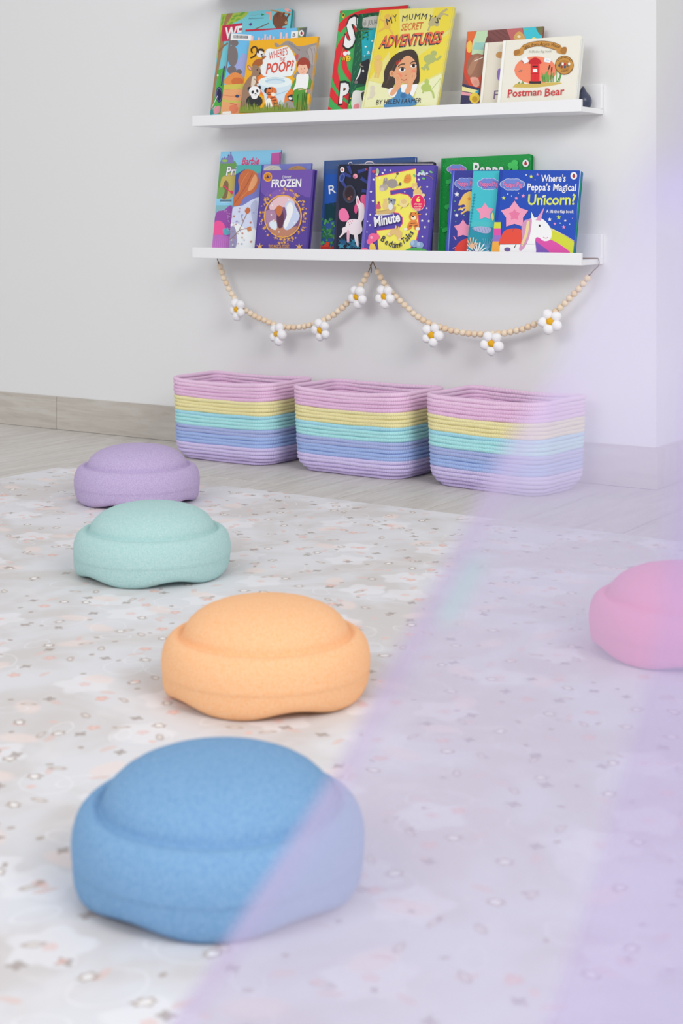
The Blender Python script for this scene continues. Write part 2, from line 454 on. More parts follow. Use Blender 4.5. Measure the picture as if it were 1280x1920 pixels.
new('toilet')
S((236,128,48),(500,780),(600,740),(640,800),(620,960),(540,900)); S((236,128,48),(800,900),(880,860),(930,900),(900,1090),(780,1090))
S((152,144,142),(716,432),(742,430),(772,452),(826,412),(884,416),(950,462),(1050,450),(1175,430),(1150,560),(1120,700),(1100,900),(1010,940),(960,800),(900,770),(960,690),(985,610),(930,615),(894,598),(925,545),(890,500),(850,455),(800,456),(745,472),(722,460))
S((172,162,158),(1050,500),(1110,455),(1150,470),(1135,600),(1100,650),(1060,610)); S((196,90,86),(918,560),(955,540),(950,590),(905,606)); K((110,102,102),4,(1030,510),(1060,560),(1055,640)); K((110,102,102),4,(860,430),(920,470),(960,500)); El((40,40,40),965,500,7,6)
K((124,116,114),4,(1080,480),(1100,560),(1095,640)); K((124,116,114),3,(1115,480),(1125,540),(1115,620))
S((232,240,242),(640,492),(740,492),(800,470),(855,470),(905,540),(935,630),(905,735),(850,765),(650,768),(592,744),(574,690),(600,590))
K((168,190,204),4,(640,492),(600,590),(574,690),(592,744),(650,768),(850,765),(905,735),(935,630))
S((206,224,234),(560,830),(890,830),(862,905),(822,960),(795,1090),(640,1090),(615,960),(575,890)); El((226,238,244),725,818,168,58); El((178,206,222),725,813,100,27); El((206,224,234),728,822,80,18)
K((150,186,208),5,(575,880),(640,930),(740,945),(850,905)); K((168,198,216),4,(640,790),(720,775),(810,790))
T((214,74,54),"WHERE'S",662,598,850,545,72,.0,.05); T((214,74,54),'THE',766,613,822,609,34,.01); T((214,74,54),'POOP?',632,738,902,702,98,.02,.08)
K((66,40,26),15,(478,580),(520,560),(545,520),(540,480),(515,468),(488,492),(492,520),(500,530))
S((168,94,46),(500,640),(530,600),(590,590),(600,640),(560,660),(500,660)); K((168,94,46),16,(580,610),(632,560)); El((60,44,36),582,508,36,22); El((236,230,224),578,542,36,34); El((60,44,36),592,548,10,9); El((60,44,36),600,570,10,8); El((60,44,36),556,520,10,16)
S((150,120,98),(500,660),(545,655),(582,700),(575,745),(545,770),(540,850),(500,930),(470,1000),(440,1080),(370,1080),(368,980),(400,880),(450,790),(495,740)); El((150,120,98),470,680,16,32,-.6); El((236,176,166),472,682,9,24,-.6); S((220,206,186),(500,770),(535,770),(530,830),(500,880),(486,850)); El((40,30,26),548,700,7,7); El((60,46,40),574,735,9,8); K((120,94,76),7,(520,790),(555,830))
El((46,46,48),518,1012,82,62); El((236,236,232),520,962,34,30); El((46,46,48),470,892,20,24); El((46,46,48),570,876,15,20); El((242,242,240),522,916,58,54); El((46,46,48),503,922,13,18,.3); El((46,46,48),548,912,12,17,-.3); El((46,46,48),530,938,9,6); K((46,46,48),3,(520,950),(532,956),(545,946))
S((226,118,58),(650,960),(690,940),(740,980),(760,1050),(770,1100),(640,1100)); S((244,238,226),(640,1000),(680,990),(700,1100),(620,1100)); El((46,40,38),640,905,22,28,.4); El((226,118,58),690,918,52,48); El((244,232,216),708,945,26,18); El((40,30,28),700,912,5,6); El((200,90,80),722,930,7,6); El((46,40,38),672,884,16,12)
for a in [((655,925),(680,930)),((660,945),(690,948)),((700,885),(705,900)),((680,985),(720,975)),((690,1010),(740,1000)),((700,1040),(755,1030)),((705,1070),(760,1062)),((640,940),(668,945))]: K((70,40,34),7,*a)
S((156,150,142),(805,1095),(820,1030),(870,1010),(920,1040),(930,1095)); El((50,50,56),890,980,32,34); El((242,242,240),880,984,18,16); K((50,50,56),12,(850,968),(880,962)); El((50,50,56),886,975,5,5)
S((92,152,62),(950,750),(900,840),(885,880),(925,900),(955,830),(965,770)); S((92,152,62),(1055,745),(1080,790),(1094,860),(1050,890),(1040,800)); S((240,240,236),(945,752),(1000,742),(1062,748),(1055,850),(1038,892),(970,900),(908,912),(935,830)); S((84,152,56),(908,910),(1040,892),(1040,990),(1030,1100),(930,1100)); K((236,180,150),8,(960,902),(1030,890)); El((242,188,156),1040,915,10,18)
El((240,186,158),1004,692,54,56); S((160,66,50),(948,690),(950,630),(980,585),(1030,578),(1070,615),(1072,670),(1055,690),(1040,650),(1000,655),(965,650)); El((50,40,36),990,692,5,6); El((50,40,36),1022,686,5,6); K((200,90,80),4,(985,722),(1005,728),(1020,718)); El((236,160,140),1006,705,6,8)
random.seed(7); g=[(350,1130)]
x=365
while x<1075:
    g+= [(x,1050+random.uniform(-40,40)-(30 if x>930 else 0)),(x+11,1085+random.uniform(-10,10))]; x+=22
P((128,146,58),*g,(1090,1130))
for i in range(26):
    x=random.uniform(380,1060); K(random.choice([(84,110,42),(160,170,80),(100,128,46)]),4,(x,1105),(x+random.uniform(-14,14),1105-random.uniform(50,120)))
for i in range(7):
    x=random.uniform(930,1050); K((60,96,36),5,(x,1105),(x+random.uniform(-10,25),1105-random.uniform(120,200)))

new('swirl')
K((222,44,54),58,(195,262),(250,200),(330,145),(450,105),(600,82),(830,64)); K((222,44,54),56,(430,190),(340,250),(240,360),(185,500),(170,620),(210,740),(300,840),(420,900))
K((222,44,54),46,(420,300),(330,340),(270,420),(250,520),(270,610),(330,690)); K((222,44,54),60,(120,760),(190,860),(290,930)); P((222,44,54),(100,900),(150,935),(100,945)); P((222,44,54),(205,75),(240,88),(205,130)); P((222,44,54),(770,36),(812,34),(805,80))
El((236,190,60),246,136,13,24); El((60,60,50),246,130,7,12)
T((30,40,34),'S',234,404,346,404,258,.07); T(WHITE,'S',244,396,338,396,238,.045)
T((30,40,34),'P',200,888,296,878,176,.07); T(WHITE,'P',210,880,288,872,156,.045)
P((30,40,34),(356,150),(396,146),(396,216),(354,220)); P(WHITE,(364,156),(396,152),(396,208),(362,212))
El((244,244,244),262,460,18,18); El((244,244,244),292,455,15,17); El((240,196,56),284,502,26,27); El((236,190,50),250,504,18,17); 
for x in (240,254,268): K((50,40,20),7,(x,488),(x-4,522))
El((50,40,30),292,496,4,4); K((50,40,30),3,(280,512),(290,517),(298,510))

new('cow')
P((30,166,182),(395,255),(560,225),(560,520),(380,520),(405,420)); P((40,140,150),(395,480),(560,470),(560,620),(400,600))
P((60,152,72),(320,760),(420,740),(560,720),(560,940),(270,940)); S((90,180,80),(260,870),(310,850),(330,930),(255,940))
S((26,92,66),(380,330),(402,400),(404,500),(390,620),(330,830),(300,870),(285,860),(300,720),(322,520),(345,400))
for i,(x,y) in enumerate([(378,375),(390,430),(360,460),(380,500),(350,540),(372,580),(340,620),(360,660),(325,700),(345,740),(320,780)]): K((52,130,84),5,(x-8,y+20),(x+8,y-14))
random.seed(3)
for i in range(46):
    x=random.uniform(368,550); y=random.uniform(118,150) if i<16 else random.uniform(240,340)
    if i>=16: x=random.uniform(350,460)
    El(random.choice([(34,110,60),(52,136,74),(20,70,50)]),x,y,14,6,random.uniform(-1.5,1.5))
K((84,96,60),8,(360,270),(420,258),(500,250))
S((182,182,176),(412,170),(430,152),(560,140),(560,232),(436,238),(412,230)); S((150,150,146),(416,196),(440,190),(442,214),(416,216)); T((70,74,72),'JULIA',456,216,536,206,42)
K((150,150,146),5,(418,170),(440,180),(425,200),(440,215),(420,228))
El((226,236,226),438,402,9,7); El((226,236,226),494,352,9,7); El((226,236,226),428,480,6,5); T((236,240,236),'a',448,466,474,462,36,.02)
S((40,42,48),(396,540),(430,520),(470,520),(470,700),(420,720),(380,712),(350,722),(338,696),(368,650),(390,600)); S((236,236,232),(398,580),(388,640),(362,680),(350,690),(368,655),(388,600)); El((120,112,112),356,706,16,14); El((240,240,236),416,610,9,11); El((20,20,20),416,612,4,6); K((150,140,120),7,(400,545),(390,560),(420,575))
S((222,222,216),(330,790),(400,780),(470,790),(470,940),(325,940)); S((60,60,62),(400,800),(440,790),(440,860),(410,870)); S((236,140,150),(340,900),(380,890),(375,940),(335,940))
for x,y in [(290,868),(300,900),(310,845),(280,910)]: El((240,210,70),x,y,5,5)
S((66,50,44),(284,800),(300,800),(300,880),(278,880))

new('girl')
P((228,208,66),(556,80),(720,68),(735,410),(690,470),(600,660),(462,690),(505,440)); P((228,218,120),(720,68),(1030,48),(960,330),(740,410)); P((228,210,70),(1030,48),(1215,34),(1190,230),(950,380)); P((230,212,76),(890,480),(1180,260),(1130,500),(1112,600),(890,710)); P((228,218,130),(462,690),(640,440),(640,720)) ; P((228,228,180),(458,690),(660,742),(660,905),(395,925)); P((228,230,186),(1110,620),(880,730),(840,900),(1062,905))
P((236,232,170),(540,90),(558,84),(402,925),(385,925)); K((196,186,104),3,(572,88),(418,915)); K((206,196,120),3,(1188,44),(1040,900))
F=(222,180,84)
El(F,624,150,28,30); S(F,(600,170),(640,170),(650,210),(640,250),(600,240),(590,200)); K(F,14,(600,185),(560,165)); K(F,12,(640,185),(668,125)); K(F,16,(605,235),(550,270)); K(F,15,(635,240),(655,270),(672,292))
F=(182,172,128)
S(F,(975,190),(1010,150),(1060,150),(1050,190),(1020,220),(980,220)); K(F,18,(1040,165),(1085,110),(1135,78)); K(F,14,(1055,170),(1100,120),(1145,136)); K(F,14,(990,210),(970,265)); El(F,1045,205,22,22)
F=(172,182,112)
El(F,1020,456,28,22); El(F,985,505,52,38); K(F,18,(1010,500),(1050,510),(1082,478)); K(F,24,(985,535),(960,560),(975,600)); K(F,16,(940,585),(912,580)); K(F,20,(955,555),(930,600))
F=(176,196,104)
El(F,960,702,20,26); El(F,955,752,44,34); K(F,16,(980,770),(1010,790),(1020,842)); K(F,4,(1000,770),(1080,670)); K(F,14,(935,770),(925,800)); 
F=(226,188,112)
El(F,542,496,32,18); El(F,545,488,18,20); S(F,(515,520),(570,520),(578,560),(560,620),(520,620),(510,560)); K(F,16,(530,610),(515,665)); K(F,16,(552,610),(540,668))
F=(216,206,186)
El(F,495,755,20,22); S(F,(480,770),(510,780),(505,830),(475,840)); K(F,10,(500,800),(520,800)); K(F,12,(480,830),(450,850))
N=(48,54,74)
Letters(N,54,.0,[('M',643,208,24,50),('Y',692,182,20,32)]); Letters(N,52,.0,[('M',770,182,8,44),('U',822,172,5,32),('M',876,166,2,44),('M',932,166,-4,44),('Y',984,178,-12,32),("'",1014,184,-20,8),('S',1042,198,-22,30)])
T((206,112,58),'SECRET',738,264,920,250,60,.01,.08)
T(N,'ADVENTURES',546,416,1074,376,98,.035,.18); T((228,104,74),'ADVENTURES',554,406,1082,366,96,.02,.18)
S((66,54,48),(780,430),(845,428),(884,480),(896,580),(900,660),(890,715),(850,728),(820,690),(700,710),(660,764),(600,752),(572,742),(592,690),(596,610),(640,520),(700,462))
for i in range(8): K((86,72,62),3,(700-i*8,520+i*22),(640-i*4,640+i*12))
S(WHITE,(640,762),(700,748),(760,725),(830,728),(884,722),(860,790),(830,830),(670,836),(632,800))
S((78,138,184),(722,756),(742,752),(745,790),(785,788),(786,752),(808,752),(820,810),(870,900),(600,922),(640,860),(690,826)); El((60,112,160),760,822,26,22)
S((222,162,120),(790,478),(850,510),(874,570),(868,650),(830,705),(770,716),(710,690),(672,655),(680,620),(690,600),(720,545)); El((222,162,120),662,632,21,27); El((200,132,98),664,632,10,14)
El((232,136,108),722,650,30,22); El((232,136,108),850,616,22,18)
El((246,244,240),750,597,28,19,-.1); El((246,244,240),848,566,26,17,-.1); El((84,56,40),752,596,15,17); El((84,56,40),848,566,14,15); El((20,16,16),752,596,7,8); El((20,16,16),848,566,7,8); K((50,38,32),5,(722,590),(745,578),(778,588)); K((50,38,32),5,(824,560),(846,550),(872,556)); K((58,44,38),8,(716,572),(742,552),(775,550)); K((58,44,38),8,(818,548),(845,530),(870,532))
K((190,116,86),5,(772,645),(786,650),(792,634)); K((176,80,70),6,(742,682),(768,690),(790,680))
S((226,166,124),(690,650),(720,640),(738,680),(740,740),(700,790),(668,822),(646,812),(656,780),(690,735)); S((226,166,124),(812,665),(840,625),(866,628),(872,660),(840,720),(826,780),(800,812),(774,790),(792,740)); K((196,132,100),3,(700,665),(715,690)); K((196,132,100),3,(712,658),(726,685)); K((196,132,100),3,(838,640),(842,665)); K((196,132,100),3,(852,638),(856,660))
K((196,60,50),8,(702,545),(712,520)); K((196,60,50),8,(718,540),(730,512)); K((196,60,50),8,(700,555),(742,520))
T((52,48,52),'BY HELEN FARMER',526,899,910,883,42,.0,.05)

new('rooftop')
P((206,84,56),(140,118),(215,115),(185,280),(160,340),(120,420)); S((242,192,84),(142,225),(165,190),(185,215),(178,275),(150,280)); S((224,110,60),(150,120),(230,112),(200,180),(150,190))
P((188,216,178),(225,112),(310,110),(305,190),(300,300),(180,300),(190,200)); P((150,200,190),(205,205),(300,205),(298,260),(190,260))
P((124,76,74),(305,112),(450,98),(490,200),(420,215),(300,300)); 
for a in [((330,120),(420,190)),((365,112),(450,170)),((315,160),(380,210)),((400,105),(470,150))]: K((98,60,58),4,*a)
P((190,104,104),(450,98),(570,90),(600,180),(490,200)); S((110,70,66),(300,160),(340,200),(300,330),(270,300)); S((208,164,92),(510,180),(520,140),(548,120),(575,135),(595,170),(590,190)); El((236,220,190),548,160,14,10)
P((64,192,208),(575,88),(745,78),(735,180),(600,190)); S((112,114,72),(680,85),(745,78),(740,150),(705,140)); S((240,220,110),(640,190),(660,165),(690,180),(680,200)); K((110,200,120),8,(590,110),(620,100))
S((206,76,56),(118,430),(160,340),(240,300),(270,330),(240,560),(180,560)); S((156,110,88),(140,400),(170,320),(230,290),(280,330),(270,430),(230,480),(170,480)); S((176,130,104),(150,420),(200,330),(240,320),(200,420),(170,460)); S((226,166,146),(170,480),(230,480),(240,540),(200,545)); K((240,236,230),5,(200,350),(270,320)); El((222,150,130),210,515,18,22)
P((58,56,92),(95,520),(245,560),(235,690),(85,690)); P((236,228,158),(108,545),(236,578),(226,602),(106,580)); P((232,160,170),(104,585),(180,600),(170,618),(100,612)); El((240,206,70),205,636,40,42); El((206,160,50),205,644,22,24); P((60,170,200),(205,590),(238,570),(236,600))
new('plain cream')
S((196,146,86),(372,290),(400,275),(430,290),(430,325),(390,325),(372,315)); El((150,120,190),400,455,24,50); T((120,100,130),'F',350,643,386,641,66,.01); P((240,236,224),(288,206),(310,206),(264,672),(240,672)); K((206,198,180),3,(312,206),(266,672))
new('orange oval')
P((244,242,232),(425,190),(446,190),(402,668),(378,668)); K((210,206,190),3,(450,190),(405,668)); P((244,244,238),(1030,176),(1056,176),(1006,640),(986,640)); K((206,206,196),3,(1030,176),(986,640))
El((236,134,100),676,420,164,108)
S((206,180,92),(505,545),(540,520),(640,528),(760,515),(862,515),(866,526),(700,552),(520,553))
random.seed(5)
for i in range(26):
    x=random.uniform(735,862); K(random.choice([(86,146,70),(110,168,84),(70,124,56)]),6,(x,512),(x+(x-790)*.25+random.uniform(-8,8),512-random.uniform(40,90)))
for i in range(8):
    x=random.uniform(535,600); K((120,150,70),4,(x,525),(x+random.uniform(-4,6),525-random.uniform(8,24)))
K((80,56,40),10,(776,415),(788,378)); K((80,56,40),10,(800,430),(803,395)); K((120,130,70),4,(772,440),(776,415)); K((120,130,70),4,(800,470),(800,430)); K((120,124,110),4,(545,432),(575,418)); K((120,124,110),3,(555,412),(568,436))
# a red pillar post box in place of the cover figure
P((52,48,50),(630,504),(716,504),(718,524),(628,524)); P((216,42,48),(640,366),(706,366),(706,506),(640,506)); S((196,34,42),(628,370),(636,340),(673,322),(710,340),(718,370)); P((60,26,26),(652,386),(694,386),(694,396),(652,396)); P((244,240,230),(656,410),(690,410),(690,436),(656,436)); K((170,28,36),4,(640,446),(706,446)); K((170,28,36),3,(673,446),(673,500))
P(WHITE,(568,332),(606,308),(628,352),(592,372)); K((90,90,96),3,(562,345),(590,365)); P(WHITE,(748,324),(800,332),(790,364),(740,356)); K((150,180,200),3,(760,342),(782,346))
S((196,142,70),(513,270),(552,258),(578,228),(640,204),(720,194),(800,202),(862,222),(882,246),(916,244),(906,296),(842,284),(832,262),(720,232),(640,240),(592,262),(582,290),(552,306),(513,305))
K((120,80,36),3,(578,228),(640,204),(720,194),(800,202),(862,222)); K((120,80,36),3,(592,264),(640,242),(720,234),(832,264))
S((170,116,52),(513,270),(552,258),(556,285),(525,305),(512,300)); S((170,116,52),(882,246),(916,244),(906,296),(870,280))
B_=(92,60,26)
T(B_,'Tales',584,262,634,240,26); T(B_,'from',646,236,698,230,24); T(B_,'Acorn',708,230,782,232,26); T(B_,'Wood',794,234,862,250,27)
T((176,178,172),'A lift-the-flap book',625,286,802,282,20)
El((110,72,30),900,382,72,74); El((196,142,66),900,382,67,69); El((180,124,54),900,382,46,40)
for x,y,c in [(862,385,(70,80,90)),(880,395,(150,60,50)),(905,375,(196,44,48)),(905,395,(70,80,110)),(925,385,(100,110,90)),(938,372,(240,236,226)),(888,372,(240,236,226)),(872,372,(120,90,60))]: El(c,x,y,9,12)
[El(B_,900+58*math.cos(t),382+58*math.sin(t),3,4) for t in [-2.5+i*.19 for i in range(11)]]; T(B_,'YEARS',875,438,932,430,15)
R=(200,62,64)
T(R,'Postman',462,628,722,614,56,.012); T(R,'Bear',750,622,900,608,58,.012)
K(R,4,(456,630),(480,628)); K(R,4,(744,622),(766,621)); K((60,110,70),8,(1014,425),(1012,445))

new('sky blue')
S((106,156,84),(150,230),(190,180),(260,200),(340,180),(360,300),(330,420),(140,460)); S((196,176,92),(190,380),(230,330),(330,300),(345,430),(300,560),(180,560)); S((128,104,74),(210,440),(240,380),(270,420),(250,560),(200,560)); S((120,166,90),(140,480),(190,450),(230,480),(200,560),(130,560))
P((126,126,184),(186,180),(200,140),(215,150),(228,128),(240,150),(262,130),(272,100),(280,126),(292,80),(304,120),(320,145),(326,200),(188,205)); P((90,90,160),(285,90),(292,72),(300,92)); P((90,90,160),(258,128),(268,106),(278,128)); El((150,190,90),230,175,30,14)
P((192,92,162),(716,95),(806,88),(806,230),(704,230)); P((156,60,130),(800,88),(826,70),(826,230),(800,230)); K((220,150,200),4,(716,95),(806,88))
T((216,62,112),'Barbie',404,216,584,212,74,.02,.22)
T((104,70,140),'Pri',238,330,350,324,92,.05,.12); T(WHITE,'Pri',242,328,346,322,88,.02,.12)
P((90,120,140),(180,580),(300,580),(300,600),(180,600)); P((130,180,190),(120,640),(310,640),(300,720),(120,720)); K((230,240,240),5,(190,610),(290,605))
S((150,78,164),(140,720),(220,690),(300,640),(320,800),(300,1100),(80,1100),(110,900)); S((236,86,152),(120,830),(170,800),(230,850),(210,960),(120,980)); S((186,110,190),(110,960),(200,950),(290,980),(290,1100),(90,1100)); S((96,172,190),(210,890),(260,880),(290,930),(230,950))
for i in range(9): K((216,130,200),4,(120+i*20,980),(105+i*22,1090))
random.seed(2)
for i in range(26): El((216,190,230),random.uniform(230,310),random.uniform(690,900),4,4)
K((236,60,110),10,(225,440),(300,510)); El((236,60,110),302,505,14,18)
new('auburn')
P((80,172,172),(350,220),(620,222),(600,300),(420,330),(345,320)); P((60,80,150),(340,320),(440,260),(470,420),(330,620)); P((70,90,160),(612,222),(650,222),(640,280),(612,280))
P((160,162,206),(640,222),(800,222),(800,280),(630,280)); S((204,200,188),(640,275),(680,232),(740,226),(800,240),(810,290)); S((186,140,92),(900,275),(930,240),(1000,228),(1060,250),(1080,290)); K((150,150,150),3,(660,265),(720,232)); K((150,150,150),3,(700,270),(760,236)); K((120,80,50),3,(930,262),(990,235)); P((120,130,196),(1085,224),(1145,224),(1145,280),(1085,280))
S((196,108,66),(470,262),(560,300),(585,400),(540,500),(430,560),(380,640),(300,640),(320,560),(380,480),(370,380),(400,300)); K((156,78,46),6,(520,300),(450,440),(330,620)); K((220,140,90),5,(480,290),(410,400),(380,500)); K((220,140,90),5,(560,340),(500,450),(400,560)); S((226,160,110),(540,320),(570,380),(520,470),(470,480))
S((206,214,236),(290,700),(420,640),(560,560),(620,620),(600,1100),(260,1100)); S((232,236,244),(270,860),(360,830),(480,900),(600,860),(600,1100),(260,1100)); S((180,186,216),(500,640),(570,600),(560,900),(520,800)); S((150,146,180),(270,900),(330,860),(360,1000),(330,1100),(255,1100))
random.seed(8)
for i in range(40): St(random.choice([(190,110,80),(170,120,140),(240,244,250),(150,160,210)]),random.uniform(270,560),random.uniform(660,1080),random.uniform(8,20),6,.3)
K((150,110,90),6,(280,1000),(380,900),(470,700)); K((150,110,90),5,(380,900),(460,880)); K((150,110,90),5,(420,800),(400,740)); S((196,108,66),(440,700),(470,660),(500,690),(470,730)); S((206,130,80),(460,880),(500,860),(510,900),(480,910))
new('gold ring')
S((112,82,168),(600,270),(1180,265),(1150,560),(900,480),(700,560),(590,460)); S((128,92,176),(760,480),(900,470),(1000,540),(840,560),(700,560)); P((70,52,132),(608,272),(622,272),(552,1100),(535,1100)); P((72,54,134),(1150,268),(1178,268),(1104,1100),(1076,1100)); K((130,110,180),3,(640,560),(690,490)); K((130,110,180),3,(650,600),(680,520))
El((228,164,66),678,344,46,50); El((200,130,50),678,344,36,40); St((66,44,110),678,346,26,3,.4); El((66,44,110),652,348,4,5); El((66,44,110),704,342,4,5)
T(WHITE,'Disney',830,360,920,352,30,.0,.2); T(WHITE,'FROZEN',716,450,1024,444,78,.025)
random.seed(11)
for i in range(96):
    a=random.uniform(0,2*math.pi); r=random.uniform(1.06,1.3)
    x=840+198*r*math.cos(a); y=755+222*r*math.sin(a)
    if x>1110 or x<585: continue
    q=random.random()
    if q<.4: St((226,168,84),x,y,random.uniform(16,26),6,.32,random.random())
    else: El(random.choice([(226,168,84),(206,150,120),(232,200,160)]),x,y,random.uniform(4,8),random.uniform(4,8))
El((228,168,74),840,755,200,226); El((120,84,128),840,757,186,212); 
S((226,190,196),(700,640),(780,560),(880,548),(960,600),(940,660),(800,660),(720,700)); S((186,128,104),(690,900),(760,860),(900,880),(990,860),(930,940),(830,965),(740,935)); S((170,130,160),(665,700),(760,700),(760,860),(690,870),(662,790)); S((196,206,232),(860,640),(930,590),(990,690),(1015,760),(960,850),(880,900),(840,850),(880,740)); S((236,242,248),(880,650),(920,610),(950,680),(920,780),(870,880),(850,840),(880,740)); S((92,48,74),(780,720),(830,690),(850,760),(840,860),(790,870)); S((196,112,66),(760,690),(800,640),(840,680),(800,760)); S((216,228,240),(700,820),(760,790),(780,860),(760,900),(710,870)); 
for x,y in [(730,640),(900,580),(960,820),(720,740),(800,920),(990,720)]: St(WHITE,x,y,13,6,.3)
St((228,150,60),760,800,22,3,.4)
T((222,164,84),'TWO MAGICAL STORIES',688,1086,905,1086,34,.02)
for x in (600,1010): St((228,176,110),x,1075,44,6,.35)

new('forest')
P((62,88,136),(90,60),(1010,48),(1010,120),(90,150)); P((30,84,172),(90,200),(240,190),(230,480),(70,520)); P((22,54,92),(80,500),(240,470),(220,660),(60,680)); P((40,76,140),(92,62),(112,62),(85,940),(58,940)); T((236,238,244),'R',142,396,214,382,86,.0)
random.seed(6)
for i in range(60): El(random.choice([(62,132,74),(84,160,86),(40,104,66)]),random.uniform(66,195),random.uniform(640,900),random.uniform(10,20),random.uniform(8,14),random.uniform(0,3))
for i in range(14): K((20,70,80),5,(110+i*8,500+random.uniform(-20,20)),(112+i*8,640))
S((206,66,44),(55,900),(90,910),(120,870),(150,890),(120,950),(55,950)); S((180,40,40),(50,930),(200,920),(200,960),(50,960)); K((40,120,70),8,(150,940),(190,860))
K((236,220,226),7,(340,96),(345,82),(368,78),(376,92)); K((236,220,226),9,(505,92),(520,76),(550,72),(580,76),(592,92))
new('unicorn night')
K((236,226,236),5,(232,150),(234,104),(250,96),(860,94),(1185,94)); K((60,62,84),4,(206,900),(240,480)); 
P((44,46,70),(232,110),(250,104),(214,945),(188,945))
random.seed(9)
for cx,cy,a0 in [(290,190,.4),(440,170,-.3),(470,240,.6),(340,120,1.2),(480,360,.2),(270,260,1.0)]:
    for i in range(7):
        El((52,64,136),cx+math.cos(a0)*i*12,cy+math.sin(a0)*i*12,22-i*1.5,6,a0+1.2); El((52,64,136),cx+math.cos(a0)*i*12,cy+math.sin(a0)*i*12,22-i*1.5,6,a0-1.2)
El((74,96,170),275,230,28,46,.3); El((48,58,120),275,232,16,32,.3)
ladybird(278,152,21,27); El((236,156,176),408,216,23,25); El((206,100,140),400,224,10,10); T((216,90,110),'R',512,162,536,160,26)
El((54,66,92),350,395,66,92); El((72,48,58),350,395,52,78); El((46,32,42),350,385,44,62); El((150,90,80),345,440,16,14); El((126,70,66),368,420,10,10)
for i in range(16): St(random.choice([(40,112,146),(30,86,126),(54,136,166)]),random.uniform(260,460),random.uniform(860,930),random.uniform(26,44),5,.35,random.random())
S((236,118,168),(250,560),(290,535),(325,560),(348,620),(330,662),(280,668),(246,630)); S((214,80,134),(400,520),(425,480),(440,520),(420,590),(400,570)); S((230,90,144),(460,430),(490,400),(530,420),(530,520),(480,540))
S((236,222,228),(420,420),(438,418),(462,480),(495,500),(500,620),(470,680),(480,760),(440,800),(380,800),(325,770),(312,710),(340,655),(400,645),(436,640),(440,540),(420,490)); S((236,130,160),(426,436),(440,450),(446,490),(428,485))
S((236,222,228),(330,720),(280,735),(278,780),(248,822),(262,826),(305,785),(340,770)); S((226,176,196),(326,760),(352,770),(346,868),(326,868)); S((236,222,228),(392,780),(430,780),(442,912),(420,906))
for x,y in [(340,680),(358,668),(372,686),(352,700),(380,664)]: El((214,90,130),x,y,6,6)
new('numeral')
P((112,100,190),(545,120),(562,120),(482,955),(456,955)); P((66,60,140),(1196,116),(1222,116),(1150,960),(1118,960)); K((140,130,205),3,(566,120),(486,955))
five=[(608,224),(1010,143),(1012,318),(752,357),(757,408),(850,390),(930,405),(990,470),(1030,600),(1040,740),(1010,860),(930,960),(640,965),(622,762),(845,738),(880,690),(880,630),(840,582),(760,572),(618,602)]
K((226,74,116),16,*five,five[0]); P((240,228,98),*five)
random.seed(12)
for x,y in [(757,158),(700,155),(650,235),(562,372),(582,465),(555,600),(528,668),(552,705),(522,775),(1125,322),(1120,536),(1117,595),(1102,725),(1076,820),(1140,665),(590,250),(900,372),(1040,250),(1150,440),(680,185),(1075,660)]: St(WHITE,x,y,random.choice([9,12,15]),5,.45)
G=(158,148,144)
El(G,775,290,54,46); El((178,166,160),690,330,42,32); El((206,190,184),672,348,24,20); P(G,(680,300),(690,240),(704,230),(706,300)); P(G,(705,300),(712,222),(726,240),(728,300)); K(G,14,(800,310),(850,305)); El((96,86,86),855,295,14,18); K(G,5,(800,250),(826,196)); El((96,86,86),828,190,14,14); K((90,80,80),4,(690,275),(715,265))
S((226,148,70),(890,270),(900,220),(915,205),(925,190),(935,208),(950,190),(962,215),(965,255),(940,282),(905,282)); K((190,110,50),4,(905,240),(950,235)); K((190,110,50),4,(905,258),(955,252))
Bt=(228,194,120)
El(Bt,1000,320,30,34); El(Bt,1030,380,46,38); El(Bt,985,295,12,12); El(Bt,1015,290,12,12); K(Bt,16,(1030,350),(1062,320)); El((240,216,160),1005,332,14,12); El((240,210,150),1000,405,18,14); El((240,210,150),1085,405,20,16)
S((206,176,116),(612,560),(700,555),(806,512),(790,578),(640,598)); K((166,136,86),4,(618,575),(798,540)); K((240,240,250),8,(600,604),(700,602),(790,590)); El((228,196,130),705,510,26,40); P((228,196,130),(690,480),(688,440),(702,438),(706,480)); P((228,196,130),(706,480),(712,434),(724,440),(720,485)); S((206,90,120),(612,540),(620,500),(650,490),(660,540)); El((170,60,90),640,480,12,12)
El((150,152,162),772,474,34,38); El((120,122,132),745,445,13,15); El((120,122,132),800,455,13,15); El((224,224,226),760,520,24,36); El((40,40,46),768,462,9,8)
El((236,214,150),892,482,46,46); El((224,196,130),892,470,28,24); K((150,120,80),5,(850,510),(828,500)); K((150,120,80),5,(920,520),(945,490)); K((150,120,80),5,(880,525),(860,545))
El((226,134,64),988,620,44,48); El((250,226,190),990,632,26,22); El((50,34,30),985,618,10,9); S((226,134,64),(950,670),(1020,665),(1035,740),(1000,750),(985,710),(960,745),(920,750)); El((244,230,206),910,745,22,14); El((244,230,206),1032,742,22,16)
for a in [((955,600),(970,605)),((1005,590),(1020,580)),((960,690),(1010,685)),((945,715),(975,712)),((1000,715),(1028,710)),((960,580),(972,590))]: K((70,44,36),7,*a)
K((226,134,64),9,(1030,600),(1065,598)); El((70,44,36),1040,590,12,8)
Rb=(222,186,126)
El(Rb,790,770,34,30); El(Rb,840,790,36,34); P(Rb,(800,745),(812,706),(826,720),(816,752)); P(Rb,(826,752),(838,716),(850,730),(842,762)); El(Rb,750,800,28,20); El(Rb,850,830,22,30); El((240,214,170),740,795,14,12); El((240,214,170),850,850,14,12)
Pk=(236,100,146)
